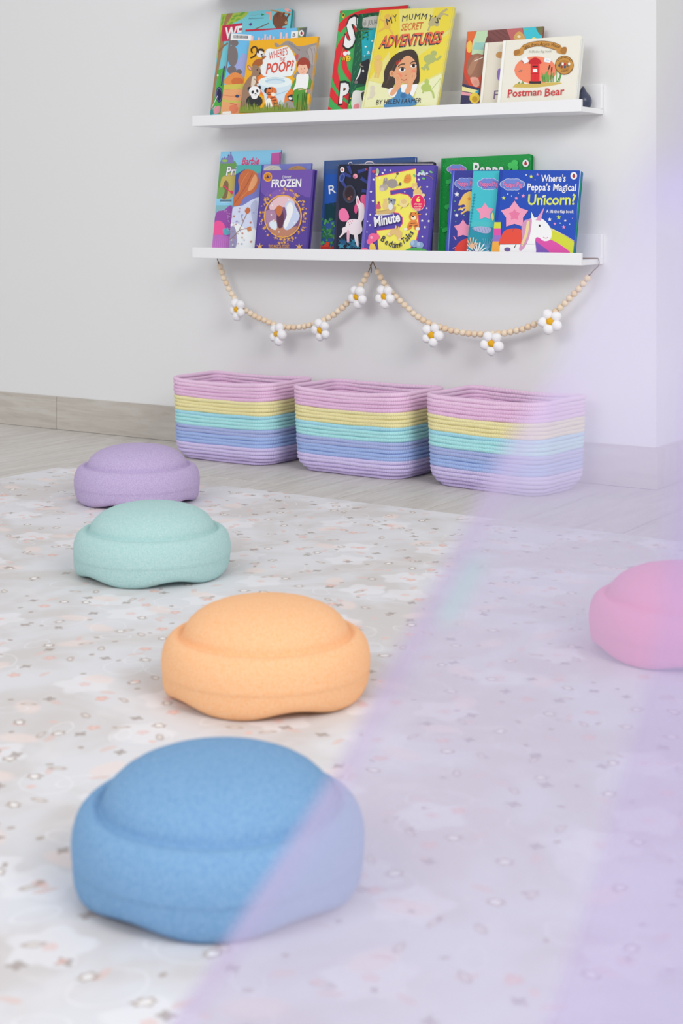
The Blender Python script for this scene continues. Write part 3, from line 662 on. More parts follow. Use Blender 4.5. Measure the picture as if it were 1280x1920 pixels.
El(Pk,585,830,48,44); El(Pk,555,870,34,30); S(Pk,(600,800),(630,790),(655,830),(620,850)); S((240,200,90),(560,890),(600,900),(612,955),(552,955)); El((250,170,200),570,830,14,14); S(Pk,(480,930),(530,940),(530,960),(470,955))
Eb=(136,164,200)
El(Eb,1000,890,44,36); El(Eb,1052,905,40,34); El((166,190,216),980,880,18,26); El((166,190,216),1040,895,16,24); S((80,170,90),(930,945),(1000,930),(1100,945),(1110,970),(920,970))
Gn=(120,190,120)
K((150,120,90),6,(1020,200),(1080,205),(1150,215),(1190,250))
for x,y in [(1080,165),(1165,175),(1090,240),(1000,210),(1060,185)]: El(Gn,x,y,18,10,random.random())
for x,y in [(1050,190),(1075,195),(1100,200),(1125,190),(1040,205),(1090,180)]: El((206,216,240),x,y,13,12)
El((206,80,100),592,170,16,18); El((170,190,160),630,170,18,30); El((226,216,170),625,200,14,14)
El((236,220,230),1036,481,73,84); El((226,34,96),1036,481,69,80)
T((246,232,110),'6',1018,474,1058,470,50,.03)
for i,t in enumerate(['sleepy','stories','inside']): T((250,226,190),t,996+i*2,502+i*25,1074-i*6,500+i*26,17,.01)
T((60,46,120),'Minute',598,728,866,672,98,.06); T((246,244,244),'Minute',600,722,860,666,94,.035)
N=(44,42,84)
Letters(N,60,.01,[('B',672,868,-42,36),('e',712,900,-30,28),('d',752,918,-20,32),('t',782,930,-10,18),('i',800,934,-4,10),('m',832,932,5,42),('e',866,918,16,28)]); Letters(N,60,.01,[('T',900,890,28,36),('a',932,866,38,28),('l',952,846,46,12),('e',968,824,50,28),('s',988,796,55,24)])

def cloud(x,y,rx,ry,txt,pink=(236,126,172)):
    for c,s in (((226,232,248),1.1),((112,134,208),1.0)):
        for dx,dy,r in [(-.7,0,.42),(-.35,-.3,.45),(0,-.35,.4),(.35,-.3,.45),(.7,0,.42),(.35,.35,.45),(0,.4,.42),(-.35,.35,.45),(0,0,.6)]:
            El(c,x+dx*rx,y+dy*ry,r*rx*s*.85,r*ry*1.25*s)
    T((80,60,140),txt,x-rx*.86,y+ry*.42,x+rx*.88,y+ry*.42,ry*.8,.05); T(pink,txt,x-rx*.84,y+ry*.38,x+rx*.86,y+ry*.38,ry*.74,.02)
new('green glitter')
random.seed(21)
for i in range(130): El(random.choice([(44,176,90),(16,128,54),(80,196,116)]),random.uniform(60,720),random.uniform(66,160),3,3)
for i in range(60): El(random.choice([(44,176,90),(16,128,54),(80,196,116)]),random.uniform(52,130),random.uniform(160,740),3,3)
cloud(182,146,66,38,'Peppa Pig'); T((236,244,236),'Peppa',298,196,526,196,98,.02)
for x,y in [(576,118),(604,100),(606,134)]: El((70,196,96),x,y,25,23)
K((70,196,96),8,(600,125),(560,150))
for x,y in [(118,240),(92,590),(110,420)]: El((50,180,84),x,y,16,18); El((50,180,84),x+16,y-8,14,16)
ladybird(684,103,23,27); K((60,190,110),4,(72,68),(50,738))
new('navy')
P((70,84,190),(140,155),(165,155),(122,745),(98,745)); K((150,170,230),4,(158,160),(116,740)); cloud(245,248,76,46,'Peppa Pig')
S((236,192,100),(190,405),(215,350),(240,320),(290,312),(290,440),(240,440),(250,420),(228,400),(215,405)); K((236,192,100),12,(250,420),(190,440)); K((236,192,100),12,(260,435),(210,470)); St((226,150,60),270,360,18,5,.5)
for x,y,r in [(180,328,20),(178,480,15),(166,378,6),(208,425,6),(220,440,8),(164,446,7),(232,480,6),(172,525,6)]: St(random.choice([WHITE,(236,192,100),(130,200,120)]),x,y,r)
St((238,150,182),225,580,70,5,.6); S((226,66,56),(170,745),(185,690),(230,655),(300,650),(300,750)); K((238,150,182),7,(155,630),(175,660)); K((238,150,182),5,(150,720),(170,712))
new('turquoise')
P((36,146,168),(262,545),(480,560),(480,750),(245,750)); P((76,190,196),(262,520),(480,530),(480,570),(262,560)); cloud(410,250,76,46,'Peppa Pig')
for i in range(14): St((30,140,160),308-i*3.2,330+i*22,13,4,.4)
St((238,150,182),385,455,66,5,.6); S((170,176,210),(290,575),(350,560),(430,575),(410,610),(350,605)); 
for i in range(6): K((120,126,180),3,(300+i*20,570),(310+i*20,604))
for a in range(9): K((236,238,236),9,(330,760),(330+math.cos(math.pi+a*.36)*85,760+math.sin(math.pi+a*.36)*85))
for a in range(6): K((244,190,150),8,(290,720),(290+math.cos(math.pi+a*.5+.3)*50,700+math.sin(math.pi+a*.5+.3)*60))
for a in range(5): K((110,170,210),5,(400,740),(370+a*18,650))
K((90,80,130),6,(262,735),(280,748),(300,732),(320,746),(345,738)); S((236,226,130),(432,480),(444,460),(452,500),(440,520))
new('unicorn day')
P((24,64,164),(490,150),(516,150),(455,750),(428,750)); P((190,214,246),(1076,152),(1094,152),(1042,755),(1030,755)); cloud(583,254,84,46,'Peppa Pig')
T(WHITE,"Where's",790,236,970,234,50,.015); T(WHITE,"Peppa's Magical",690,298,1044,302,50,.015); T((216,226,96),'Unicorn?',694,404,1040,402,76,.02); T(WHITE,'A lift-the-flap book',828,462,1028,464,24,.01)
for x,y,r,c in [(720,198,16,(216,226,96)),(766,183,11,(240,160,200)),(684,187,7,WHITE),(748,222,6,(240,160,200)),(520,355,15,(216,226,96)),(550,326,7,WHITE),(578,340,6,(180,200,240)),(612,356,13,(240,150,190)),(628,320,6,WHITE),(662,340,15,(240,150,190)),(809,344,13,WHITE),(973,266,9,WHITE),(855,510,16,WHITE),(921,495,19,(190,214,90)),(968,519,10,WHITE),(892,543,11,(240,150,190)),(931,538,7,(160,210,240)),(957,566,15,(240,150,190)),(1000,545,7,(160,210,240)),(1021,502,6,(190,160,220))]: St(c,x,y,r)
ladybird(1030,193,24,27)
P((206,212,58),(430,530),(500,530),(500,575),(440,575)); P((216,80,164),(435,575),(500,575),(500,625),(432,625)); P((150,110,190),(430,625),(500,625),(500,670),(428,670)); P((240,170,70),(425,670),(500,670),(500,760),(420,760))
S((206,212,58),(850,575),(900,590),(960,625),(1050,690),(1050,770),(1000,752),(930,700),(860,660)); S((216,80,164),(740,640),(800,640),(870,660),(940,700),(1005,758),(860,765),(740,700)); S((120,86,176),(735,665),(780,690),(860,760),(735,765))
K((240,200,230),3,(860,580),(960,622),(1034,668))
# plain stand-ins: pink star balloon over a red mound, simple white unicorn
St((238,156,184),600,478,104,5,.62); St((226,120,160),600,478,44,5,.6); S((226,76,58),(494,705),(500,640),(540,585),(640,580),(662,640),(650,700)); K((160,60,90),4,(600,560),(585,600))
P((246,244,248),(494,694),(752,690),(752,760),(490,760)); S((246,244,248),(700,760),(690,640),(700,540),(740,500),(790,500),(840,540),(870,600),(860,655),(815,668),(770,640),(750,660),(755,760)); P((246,244,248),(722,510),(722,455),(745,500)); P((220,150,190),(752,516),(818,418),(790,520)); S((206,150,186),(700,510),(725,505),(720,580),(700,660),(660,730),(632,728),(655,650),(650,570),(670,520)); S((230,210,150),(690,530),(708,530),(695,620),(660,700),(650,690),(676,610)); El((50,50,60),782,556,7,9); K((206,60,90),4,(808,640),(828,648),(842,640)); El((110,90,150),548,728,24,16); K((60,50,50),5,(598,718),(612,690)); K((150,150,165),3,(494,692),(752,690))

def smooth_loop(p, n=3):
    out = []; N = len(p)
    for i in range(N):
        a, b, c, d = p[i-1], p[i], p[(i+1) % N], p[(i+2) % N]
        for j in range(n):
            t = j/n
            out.append(tuple(0.5*(2*b[k]+(c[k]-a[k])*t+(2*a[k]-5*b[k]+4*c[k]-d[k])*t*t+(3*b[k]-a[k]-3*c[k]+d[k])*t**3) for k in (0, 1)))
    return out
def clip_to_cover(p, w, h):
    m = 0.0004
    for ax, lim, sg in ((0, m, 1), (0, w-m, -1), (1, m, 1), (1, h-m, -1)):
        o = []
        for i in range(len(p)):
            a, b = p[i-1], p[i]
            ia = (a[ax]-lim)*sg >= 0; ib = (b[ax]-lim)*sg >= 0
            if ia != ib:
                t = (lim-a[ax])/(b[ax]-a[ax]); o.append((a[0]+t*(b[0]-a[0]), a[1]+t*(b[1]-a[1])))
            if ib: o.append(b)
        p = o
        if not p: break
    return p
def cover_ops(shapes, hm, w, h):
    def M(p):
        d = hm[6]*p[0] + hm[7]*p[1] + 1.0
        return ((hm[0]*p[0]+hm[1]*p[1]+hm[2])/d, (hm[3]*p[0]+hm[4]*p[1]+hm[5])/d)
    ops = []
    def poly(c, pts):
        r = []
        for q in clip_to_cover([M(p) for p in pts], w, h):
            if not r or math.dist(r[-1], q) > 0.00006: r.append(q)
        if len(r) > 1 and math.dist(r[0], r[-1]) < 0.00006: r.pop()
        if len(r) > 2: ops.append((c, r))
    for o in shapes:
        if o[0] == 'p': poly(o[1], o[2])
        elif o[0] == 's': poly(o[1], smooth_loop(o[2]))
        elif o[0] == 'l':
            c, wd, p = o[1:]
            if len(p) > 2 and len(p) < 20: p = [(v.x, v.y) for v in catmull([(x, y, 0) for x, y in p], 3)]
            A, B = [], []
            for i, pt in enumerate(p):
                a = p[max(0, i-1)]; b = p[min(len(p)-1, i+1)]
                dx, dy = b[0]-a[0], b[1]-a[1]; l = math.hypot(dx, dy) or 1
                A.append((pt[0]-dy/l*wd/2, pt[1]+dx/l*wd/2)); B.append((pt[0]+dy/l*wd/2, pt[1]-dx/l*wd/2))
            if len(p) > 7 or wd > 30:
                for i in range(len(p)-1): poly(c, [A[i], A[i+1], B[i+1], B[i]])
            else: poly(c, A + B[::-1])
        else:
            c, txt, p0, p1, ht, bold, sh = o[1:]
            a, b = M(p0), M(p1); dx, dy = p1[0]-p0[0], p1[1]-p0[1]; l = math.hypot(dx, dy)
            top = M((p0[0]+dy/l*ht, p0[1]-dx/l*ht)); ang = math.atan2(b[1]-a[1], b[0]-a[0])
            ops.append((c, txt, a[0], a[1], math.dist(a, b), -(top[0]-a[0])*math.sin(ang)+(top[1]-a[1])*math.cos(ang), ang, bold, sh))
    return ops
# key: (x, y, z, lean, roll, width, height, thickness), cover colour, page colour, corner radius, drawing-to-cover mapping, label, group
BOOKS = [
    ('treetop', (-2.61, 3.3524, 0.8814, 0.1761, 0.0, 0.234, 0.3002, 0.012), (118, 201, 214), (60, 160, 160), 0.006,
     (0.000348491, 0.000038562, -0.069550290, -0.000011349, -0.000282736, 0.345009000, 0.000045345, 0.000014775),
     'teal board book with tree and red title block, tallest in its cluster', 'books on the upper ledge'),
    ('library', (-2.563, 3.3369, 0.8801, 0.1948, -0.0088, 0.252, 0.2435, 0.004), (110, 190, 235), (235, 232, 225), 0,
     (0.000346039, 0.000039640, -0.106429700, -0.000014411, -0.000283747, 0.346949200, 0.000045501, 0.000016440),
     'picture book with white barcode sticker and library letter, behind the amber animal book', 'books on the upper ledge'),
    ('toilet', (-2.487, 3.3188, 0.8824, 0.2294, 0.0049, 0.218, 0.2162, 0.009), (245, 176, 32), (175, 205, 230), 0,
     (0.000343039, 0.000050111, -0.182036300, -0.000009940, -0.000285558, 0.344121900, 0.000045796, 0.000019581),
     'amber picture book with animals around a toilet, front of its cluster', 'books on the upper ledge'),
    ('swirl', (-2.23, 3.353, 0.8801, 0.2163, 0.0, 0.205, 0.2866, 0.0035), (72, 176, 92), (235, 232, 225), 0,
     (0.000369668, 0.000045487, -0.084489150, -0.000012721, -0.000318732, 0.322571100, 0.000050703, 0.000020398),
     'green and red swirl-striped picture book showing a small bee', 'books on the upper ledge'),
    ('cow', (-2.163, 3.3419, 0.8801, 0.2242, -0.0117, 0.187, 0.2727, 0.0035), (28, 84, 62), (235, 232, 225), 0,
     (0.000365588, 0.000042121, -0.141733400, -0.000017041, -0.000319201, 0.323310000, 0.000050774, 0.000021198),
     'dark green picture book with a black and white cow, behind the yellow book', 'books on the upper ledge'),
    ('girl', (-2.104, 3.315, 0.8892, 0.2835, 0.034, 0.217, 0.2716, 0.009), (226, 220, 128), (236, 226, 150), 0,
     (0.000363422, 0.000068613, -0.208264200, -0.000001234, -0.000322378, 0.308494100, 0.000051327, 0.000027382),
     'yellow hardback with a dark-haired girl resting her chin on her hands', 'books on the upper ledge'),
    ('rooftop', (-1.847, 3.3579, 0.8805, 0.1984, 0.0, 0.205, 0.2035, 0.006), (158, 84, 76), (225, 200, 190), 0,
     (0.000365323, 0.000035893, -0.058639520, -0.000013215, -0.000331000, 0.247852000, 0.000052775, 0.000019433),
     'colourful picture book with brick roof scene behind the two cream books', 'books on the upper ledge'),
    ('plain cream', (-1.784, 3.3401, 0.8817, 0.2025, -0.0065, 0.205, 0.1687, 0.012), (226, 219, 202), (235, 232, 225), 0.005,
     (0.000360582, 0.000033277, -0.110230800, -0.000015640, -0.000329943, 0.244949700, 0.000052808, 0.000019852),
     'plain cream board book mostly hidden behind the cream book with orange oval', 'books on the upper ledge'),
    ('orange oval', (-1.727, 3.3211, 0.8822, 0.2088, 0.0, 0.204, 0.1685, 0.014), (233, 230, 216), (228, 230, 226), 0.006,
     (0.000356335, 0.000035425, -0.158715800, -0.000013357, -0.000328601, 0.241406100, 0.000052860, 0.000020513),
     'cream board book with an orange oval and red title, at the ledge end', 'books on the upper ledge'),
    ('sky blue', (-2.607, 3.3586, 0.529, 0.15, 0.0, 0.2, 0.2771, 0.005), (140, 205, 236), (190, 60, 130), 0,
     (0.000330698, 0.000030659, -0.065071290, 0.000004553, -0.000264264, 0.299257200, 0.000042486, 0.000011760),
     'sky blue and pink picture book, leftmost on the lower ledge', 'books on the lower ledge'),
    ('auburn', (-2.537, 3.3405, 0.5292, 0.1585, -0.0045, 0.243, 0.2377, 0.006), (120, 125, 195), (200, 205, 220), 0,
     (0.000326778, 0.000030372, -0.121383500, 0.000003079, -0.000263453, 0.299110600, 0.000042507, 0.000012440),
     'lavender and auburn picture book directly behind the dark purple one', 'books on the lower ledge'),
    ('gold ring', (-2.439, 3.3227, 0.5301, 0.1515, 0.0, 0.169, 0.2204, 0.012), (88, 66, 152), (70, 50, 130), 0,
     (0.000321251, 0.000028979, -0.204906200, 0.000004508, -0.000261525, 0.296224200, 0.000042490, 0.000011882),
     'dark purple hardback with a gold ringed oval and white title', 'books on the lower ledge'),
    ('forest', (-2.259, 3.3665, 0.5295, 0.097, -0.0176, 0.272, 0.2427, 0.012), (48, 84, 148), (225, 225, 225), 0,
     (0.000313069, 0.000012352, -0.030224860, -0.000001052, -0.000260896, 0.259983300, 0.000042081, 0.000007501),
     'deep blue hardback with leafy forest corner, furthest back of its cluster', 'books on the lower ledge'),
    ('unicorn night', (-2.209, 3.3502, 0.5292, 0.1112, -0.0092, 0.285, 0.2322, 0.008), (28, 30, 50), (60, 60, 110), 0.006,
     (0.000310213, 0.000016610, -0.073877190, 0.000001616, -0.000260096, 0.260194300, 0.000042108, 0.000008607),
     'black book with white unicorn, pink tail and round peephole', 'books on the lower ledge'),
    ('numeral', (-2.11, 3.3223, 0.5301, 0.1807, 0.0, 0.195, 0.2266, 0.01), (88, 72, 168), (110, 110, 190), 0,
     (0.000305668, 0.000029819, -0.168599100, 0.000004505, -0.000261251, 0.260790300, 0.000042244, 0.000014132),
     'violet hardback with a huge yellow numeral five', 'books on the lower ledge'),
    ('green glitter', (-1.916, 3.3763, 0.5296, 0.1102, -0.0264, 0.246, 0.2429, 0.012), (22, 150, 66), (20, 130, 60), 0.006,
     (0.000392622, 0.000012358, -0.027505660, -0.000004506, -0.000343769, 0.267195300, 0.000055194, 0.000011180),
     'glittery green board book behind three smaller board books', 'books on the lower ledge'),
    ('navy', (-1.884, 3.354, 0.5307, 0.1376, 0.0051, 0.209, 0.2113, 0.01), (56, 62, 152), (60, 70, 170), 0.006,
     (0.000389664, 0.000028140, -0.059211990, 0.000007797, -0.000342535, 0.265149900, 0.000055267, 0.000014013),
     'navy board book with gold shape, second behind the blue unicorn book', 'books on the lower ledge'),
    ('turquoise', (-1.818, 3.339, 0.532, 0.1542, 0.0102, 0.21, 0.2085, 0.01), (66, 192, 204), (120, 210, 215), 0.006,
     (0.000385137, 0.000032125, -0.120346300, 0.000009710, -0.000341933, 0.263095600, 0.000055311, 0.000015744),
     'turquoise board book squeezed just behind the blue unicorn book', 'books on the lower ledge'),
    ('unicorn day', (-1.742, 3.3222, 0.5347, 0.1735, 0.0203, 0.212, 0.2074, 0.012), (30, 76, 182), (40, 150, 120), 0.006,
     (0.000379884, 0.000037887, -0.191947200, 0.000013355, -0.000341232, 0.258004300, 0.000055363, 0.000017767),
     'bright blue board book with white unicorn and rainbow, at the lower ledge end', 'books on the lower ledge')
]
for key, g, cc, pc, rad, hm, label, group in BOOKS:
    book(g, cover_ops(ART[key], hm, g[5], g[6]), cc, pc, rad, label, group)

# dark rounded toy at the end of the upper ledge
def lathe(bm, prof, seg, cx=0, cy=0):
    rings = []
    for r, z in prof:
        if r < 1e-5: rings.append([bm.verts.new((cx, cy, z))])
        else: rings.append([bm.verts.new((cx+r*math.cos(2*math.pi*k/seg), cy+r*math.sin(2*math.pi*k/seg), z)) for k in range(seg)])
    for A, B in zip(rings[:-1], rings[1:]):
        for k in range(seg):
            q = (k+1) % seg
            if len(A) == 1 and len(B) == 1: continue
            if len(A) == 1: bm.faces.new((A[0], B[q], B[k]))
            elif len(B) == 1: bm.faces.new((A[k], A[q], B[0]))
            else: bm.faces.new((A[k], A[q], B[q], B[k]))
bm = bmesh.new()
lathe(bm, [(0, 0), (0.015, 0), (0.0185, 0.006), (0.0205, 0.014), (0.0205, 0.020), (0.0190, 0.026), (0.0160, 0.031), (0.0125, 0.035), (0.0090, 0.039), (0.0060, 0.044), (0.0035, 0.050), (0, 0.053)], 28)
toy = bm_obj('peg_toy', bm, flat('navy_gloss', (62, 68, 92), 0.3, 0.5, 200, 0.02, 0.1), None, (-1.5340, 3.3855, 0.8791), True)
tag(toy, 'small dark navy rounded toy behind the cream book at the ledge end', 'toy')

# ------------------------------------------------------------------ daisy garland
def wood_bead_material():
    k = NT('pale_wood_bead', 0.6, 0.25)
    rnd = k.node('ShaderNodeObjectInfo').outputs['Random']
    v = k.vmath('MULTIPLY', k.coord(), (60, 60, 420))
    g = k.noise(v, 1.0, 3)
    c = k.mix(rnd, alb((240, 226, 206)), alb((230, 206, 178)))
    return k.color(k.mix(k.math('MULTIPLY', g, 0.5), c, alb((216, 190, 160))))
def wool_material(name, c, c2):
    k = NT(name, 0.9, 0.1)
    f = k.noise(k.coord(), 260, 4, 0.6); k.bump(f, 0.35, 0.002)
    return k.color(k.mix(f, alb(c), alb(c2)))
M_bead = wood_bead_material()
M_wool = wool_material('white_felt', (244, 243, 244), (236, 234, 238))
M_yolk = wool_material('yellow_felt', (238, 186, 50), (214, 158, 40))
M_twine = flat('jute_twine', (142, 118, 96), 0.9, 0.1, 900, 0.5, 0.3)
GY = 3.372
garland = tag(empty('daisy_garland', (0, 0, 0)), 'wooden bead garland with white felt daisies hanging under the lower ledge', 'garland')
swag_a = [(-2.590, .495), (-2.572, .455), (-2.548, .418), (-2.517, .385), (-2.475, .363), (-2.428, .348), (-2.385, .338), (-2.330, .3385), (-2.275, .352), (-2.235, .368), (-2.192, .397), (-2.158, .428), (-2.132, .462), (-2.115, .490)]
swag_b = [(-2.092, .491), (-2.072, .462), (-2.045, .434), (-2.012, .408), (-1.975, .380), (-1.935, .362), (-1.890, .351), (-1.840, .3435), (-1.790, .343), (-1.740, .347), (-1.690, .358), (-1.640, .378), (-1.600, .402), (-1.565, .433), (-1.535, .463), (-1.514, .488)]
bead_me = None
bm = bmesh.new(); bmesh.ops.create_uvsphere(bm, u_segments=14, v_segments=10, radius=0.0084)
bead_me = bpy.data.meshes.new('bead'); bm.to_mesh(bm and bead_me); bm.free()
for p in bead_me.polygons: p.use_smooth = True
bead_me.materials.append(M_bead)
daisies_a = [(-2.5205, .379, .2), (-2.390, .319, -.4), (-2.253, .335, .5), (-2.142, .424, .1)]
daisies_b = [(-2.060, .427, .0), (-1.925, .336, -.35), (-1.760, .323, .15), (-1.606, .381, .35)]
rng = random.Random(5)
twine = bmesh.new()
for swag in (swag_a, swag_b):
    pts = catmull([(x, GY, z) for x, z in swag], 12)
    add_tube(twine, pts[::4], 0.0012, 5)
    acc = 0.0; nxt = 0.004
    for a, b in zip(pts[:-1], pts[1:]):
        L = (b-a).length
        while acc + L >= nxt:
            q = a + (b-a)*((nxt-acc)/L)
            o = link_obj('bead', bead_me, None, garland, (q.x, q.y + rng.uniform(-.001, .001), q.z + rng.uniform(-.0005, .0005)))
            d = (b-a).normalized(); o.rotation_euler = d.to_track_quat('Z', 'Y').to_euler()
            s = rng.uniform(0.95, 1.02); o.scale = (s, s, s)
            nxt += 0.0163
        acc += L
for pl in ([(-2.5985, GY, .5142), (-2.594, GY, .503), (-2.590, GY, .495)], [(-2.115, GY, .490), (-2.108, GY, .505), (-2.1045, GY, .5142), (-2.099, GY, .504), (-2.092, GY, .491)],
           [(-2.112, GY, .505), (-2.108, GY, .496), (-2.109, GY, .484)],
           [(-1.514, GY, .488), (-1.505, GY+.008, .502), (-1.4968, GY+.018, .5140), (-1.4968, GY+.018, .5285), (-1.503, GY+.015, .5305), (-1.515, GY+.006, .5305), (-1.530, GY-.002, .5305)]):
    add_tube(twine, catmull(pl, 4), 0.0013, 6)
for kx, ky, kz in ((-2.594, GY, .502), (-1.513, GY+.001, .491), (-1.530, GY-.002, .5312)):
    ret = bmesh.ops.create_icosphere(twine, subdivisions=1, radius=0.0028, matrix=Matrix.Translation((kx, ky, kz)))
bm_obj('twine', twine, M_twine, garland)
def blob(r, seed, sub=3, amp=0.08):
    bm = bmesh.new(); bmesh.ops.create_icosphere(bm, subdivisions=sub, radius=1.0)
    for v in bm.verts:
        n = noise.noise(v.co*1.3 + Vector((seed*7.1, 0, 0)))
        v.co = v.co*(1 + amp*n)*r
    me = bpy.data.meshes.new('petal'); bm.to_mesh(me); bm.free()
    for p in me.polygons: p.use_smooth = True
    return me
petals = [blob(0.0128, i) for i in range(5)]
for m in petals: m.materials.append(M_wool)
yolk = blob(0.0085, 9); yolk.materials.append(M_yolk)
for x, z, rot in daisies_a + daisies_b:
    e = empty('daisy', (x, GY-0.012, z)); e.parent = garland
    yaw = rng.uniform(-0.35, 0.35)
    e.rotation_euler = (rng.uniform(-.15, .15), rot*0.6, yaw)
    o = link_obj('daisy_center', yolk, None, e, (0, -0.004, 0)); o.scale = (1, .75, 1)
    for i in range(5):
        a = math.pi/2 + math.pi/5 + i*2*math.pi/5
        o = link_obj('petal', petals[i], None, e, (math.cos(a)*0.0182, rng.uniform(-.002, .002), math.sin(a)*0.0182))
        s = rng.uniform(.9, 1.06); o.scale = (s, s*.9, s)

# ------------------------------------------------------------------ rope baskets
def rope_material(name, c):
    k = NT(name, 0.85, 0.12)
    uv = k.node('ShaderNodeUVMap', uv_map='rope')
    s = k.node('ShaderNodeSeparateXYZ'); k.link(uv.outputs[0], s.inputs[0])
    vv = k.math('ABSOLUTE', k.math('SUBTRACT', k.math('FRACT', k.math('MULTIPLY', s.outputs[1], 2.0)), 0.5))
    ph = k.math('ADD', k.math('MULTIPLY', s.outputs[0], 1450.0), k.math('MULTIPLY', vv, 6.0))
    st = k.math('MULTIPLY', k.math('ADD', k.math('SINE', ph), 1.0), 0.5)
    f = k.noise(k.coord(), 420, 2)
    k.bump(k.math('ADD', k.math('MULTIPLY', st, 0.8), k.math('MULTIPLY', f, 0.4)), 0.55, 0.0022)
    a = alb(c); b = tuple(v*0.88 for v in a[:3])+(1,)
    return k.color(k.mix(k.math('MULTIPLY', k.math('SUBTRACT', 1.0, st), 0.6), a, b))
BANDS = [((210, 196, 246), (212, 200, 247), 5), ((166, 188, 236), (172, 184, 228), 5), ((176, 231, 234), (168, 222, 240), 4), ((255, 229, 173), (255, 231, 177), 4), ((234, 194, 226), (238, 203, 231), 5)]
rope_rows = []
for lo, hi, n in BANDS:
    ms = [rope_material('rope', lo), rope_material('rope', hi)]
    for i in range(n): rope_rows.append(ms[0] if i < n-1-(n > 4) else ms[1])
def rr_point(s, w, d, r):
    # point on a rounded rectangle, s in 0..1
    w2, d2 = w/2-r, d/2-r
    segs = [2*w2, math.pi*r/2, 2*d2, math.pi*r/2]*2
    T = sum(segs); L = s*T
    base = [((-w2, -d2-r), (1, 0)), ((w2, -d2), -90), ((w2+r, -d2), (0, 1)), ((w2, d2), 0), ((w2, d2+r), (-1, 0)), ((-w2, d2), 90), ((-w2-r, d2), (0, -1)), ((-w2, -d2), 180)]
    for sg, (p, q) in zip(segs, base):
        if L <= sg + 1e-9:
            if isinstance(q, tuple): return (p[0]+q[0]*L, p[1]+q[1]*L), T
            a = math.radians(q) + L/r
            return (p[0]+r*math.cos(a), p[1]+r*math.sin(a)), T
        L -= sg
    return rr_point(0, w, d, r)
def basket(loc, rotz, w, d, h, label, seed):
    e = empty('rope_basket', loc, rotz)
    n = len(rope_rows); rr = h/(n*2)*1.26
    rg = random.Random(seed); ph = [rg.uniform(0, 6.28) for _ in range(4)]
    N, SEG = 96, 8
    for i, mat in enumerate(rope_rows):
        z = rr + (h-2*rr)*i/(n-1)
        t = i/(n-1)
        tuck = 0.016*(1-min(1, t/0.16))**2
        ww = w*(0.985+0.03*t) - tuck*2; dd = d*(0.985+0.03*t) - tuck*2
        r = 0.048 - 0.012*t
        jx, jy = rg.uniform(-.0006, .0006), rg.uniform(-.0006, .0006)
        bm = bmesh.new(); rings = []; uvs = []
        for k in range(N):
            (x, y), T = rr_point(k/N, ww, dd, r)
            nx, ny = x/(ww/2), y/(dd/2)
            bow = 0.006*t*math.sin(ph[0])*(1-nx*nx) + 0.004*(1-nx*nx)*math.sin(3*t+ph[1])
            x2 = x + jx - 0.004*t*math.copysign(1, x)*(1-ny*ny)*max(0, math.sin(ph[2]))
            y2 = y + jy + bow*(1 if y < 0 else -0.6)*abs(ny)
            z2 = z + t*(0.004*nx*nx - 0.003*(1-nx*nx)*(1 if y < 0 else .4)) + 0.0007*math.sin(6.28*k/N*3+ph[3]+i*2.1) + 0.0004*math.sin(6.28*k/N*7+i*5.3)
            (xa, ya), _ = rr_point(((k+1) % N)/N, ww, dd, r); (xb, yb), _ = rr_point(((k-1) % N)/N, ww, dd, r)
            tx, ty = xa-xb, ya-yb; l = math.hypot(tx, ty) or 1; ox, oy = ty/l, -tx/l
            ring = []
            for q in range(SEG):
                a = 2*math.pi*q/SEG
                ring.append(bm.verts.new((x2+ox*math.cos(a)*rr*1.05, y2+oy*math.cos(a)*rr*1.05, max(0.0004, z2+math.sin(a)*rr))))
            rings.append(ring)
        uvl = bm.loops.layers.uv.new('rope')
        for k in range(N):
            for q in range(SEG):
                k2, q2 = (k+1) % N, (q+1) % SEG
                f = bm.faces.new((rings[k][q], rings[k2][q], rings[k2][q2], rings[k][q2])); f.smooth = True
                for lp, (kk, qq) in zip(f.loops, ((k, q), (k+1, q), (k+1, q+1), (k, q+1))):
                    lp[uvl].uv = (kk/N*T, qq/SEG)
        bm_obj('rope_coil', bm, mat, e)
    bm = bmesh.new()
    ps = [rr_point(k/40, w-0.04, d-0.04, 0.045)[0] for k in range(40)]
    a = [bm.verts.new((x, y, 0.0006)) for x, y in ps]; b = [bm.verts.new((x, y, 0.008)) for x, y in ps]
    bm.faces.new(a[::-1]); bm.faces.new(b)
    for k in range(40): bm.faces.new((a[k], a[(k+1) % 40], b[(k+1) % 40], b[k]))
    bm_obj('basket_base', bm, rope_rows[0], e)
    return tag(e, label, 'basket', 'pastel rope baskets along the wall')
basket((-2.452, 3.288, 0), math.radians(-0.5), 0.312, 0.205, 0.207, 'pastel striped rope basket nearest the long bare stretch of baseboard, leftmost of three', 1)
basket((-2.068, 3.293, 0), math.radians(-1.5), 0.322, 0.205, 0.207, 'pastel striped rope basket standing between the two other baskets', 2)
basket((-1.683, 3.283, 0), math.radians(-6.0), 0.318, 0.212, 0.212, 'pastel striped rope basket nearest the wall corner, half behind the lilac veil', 3)

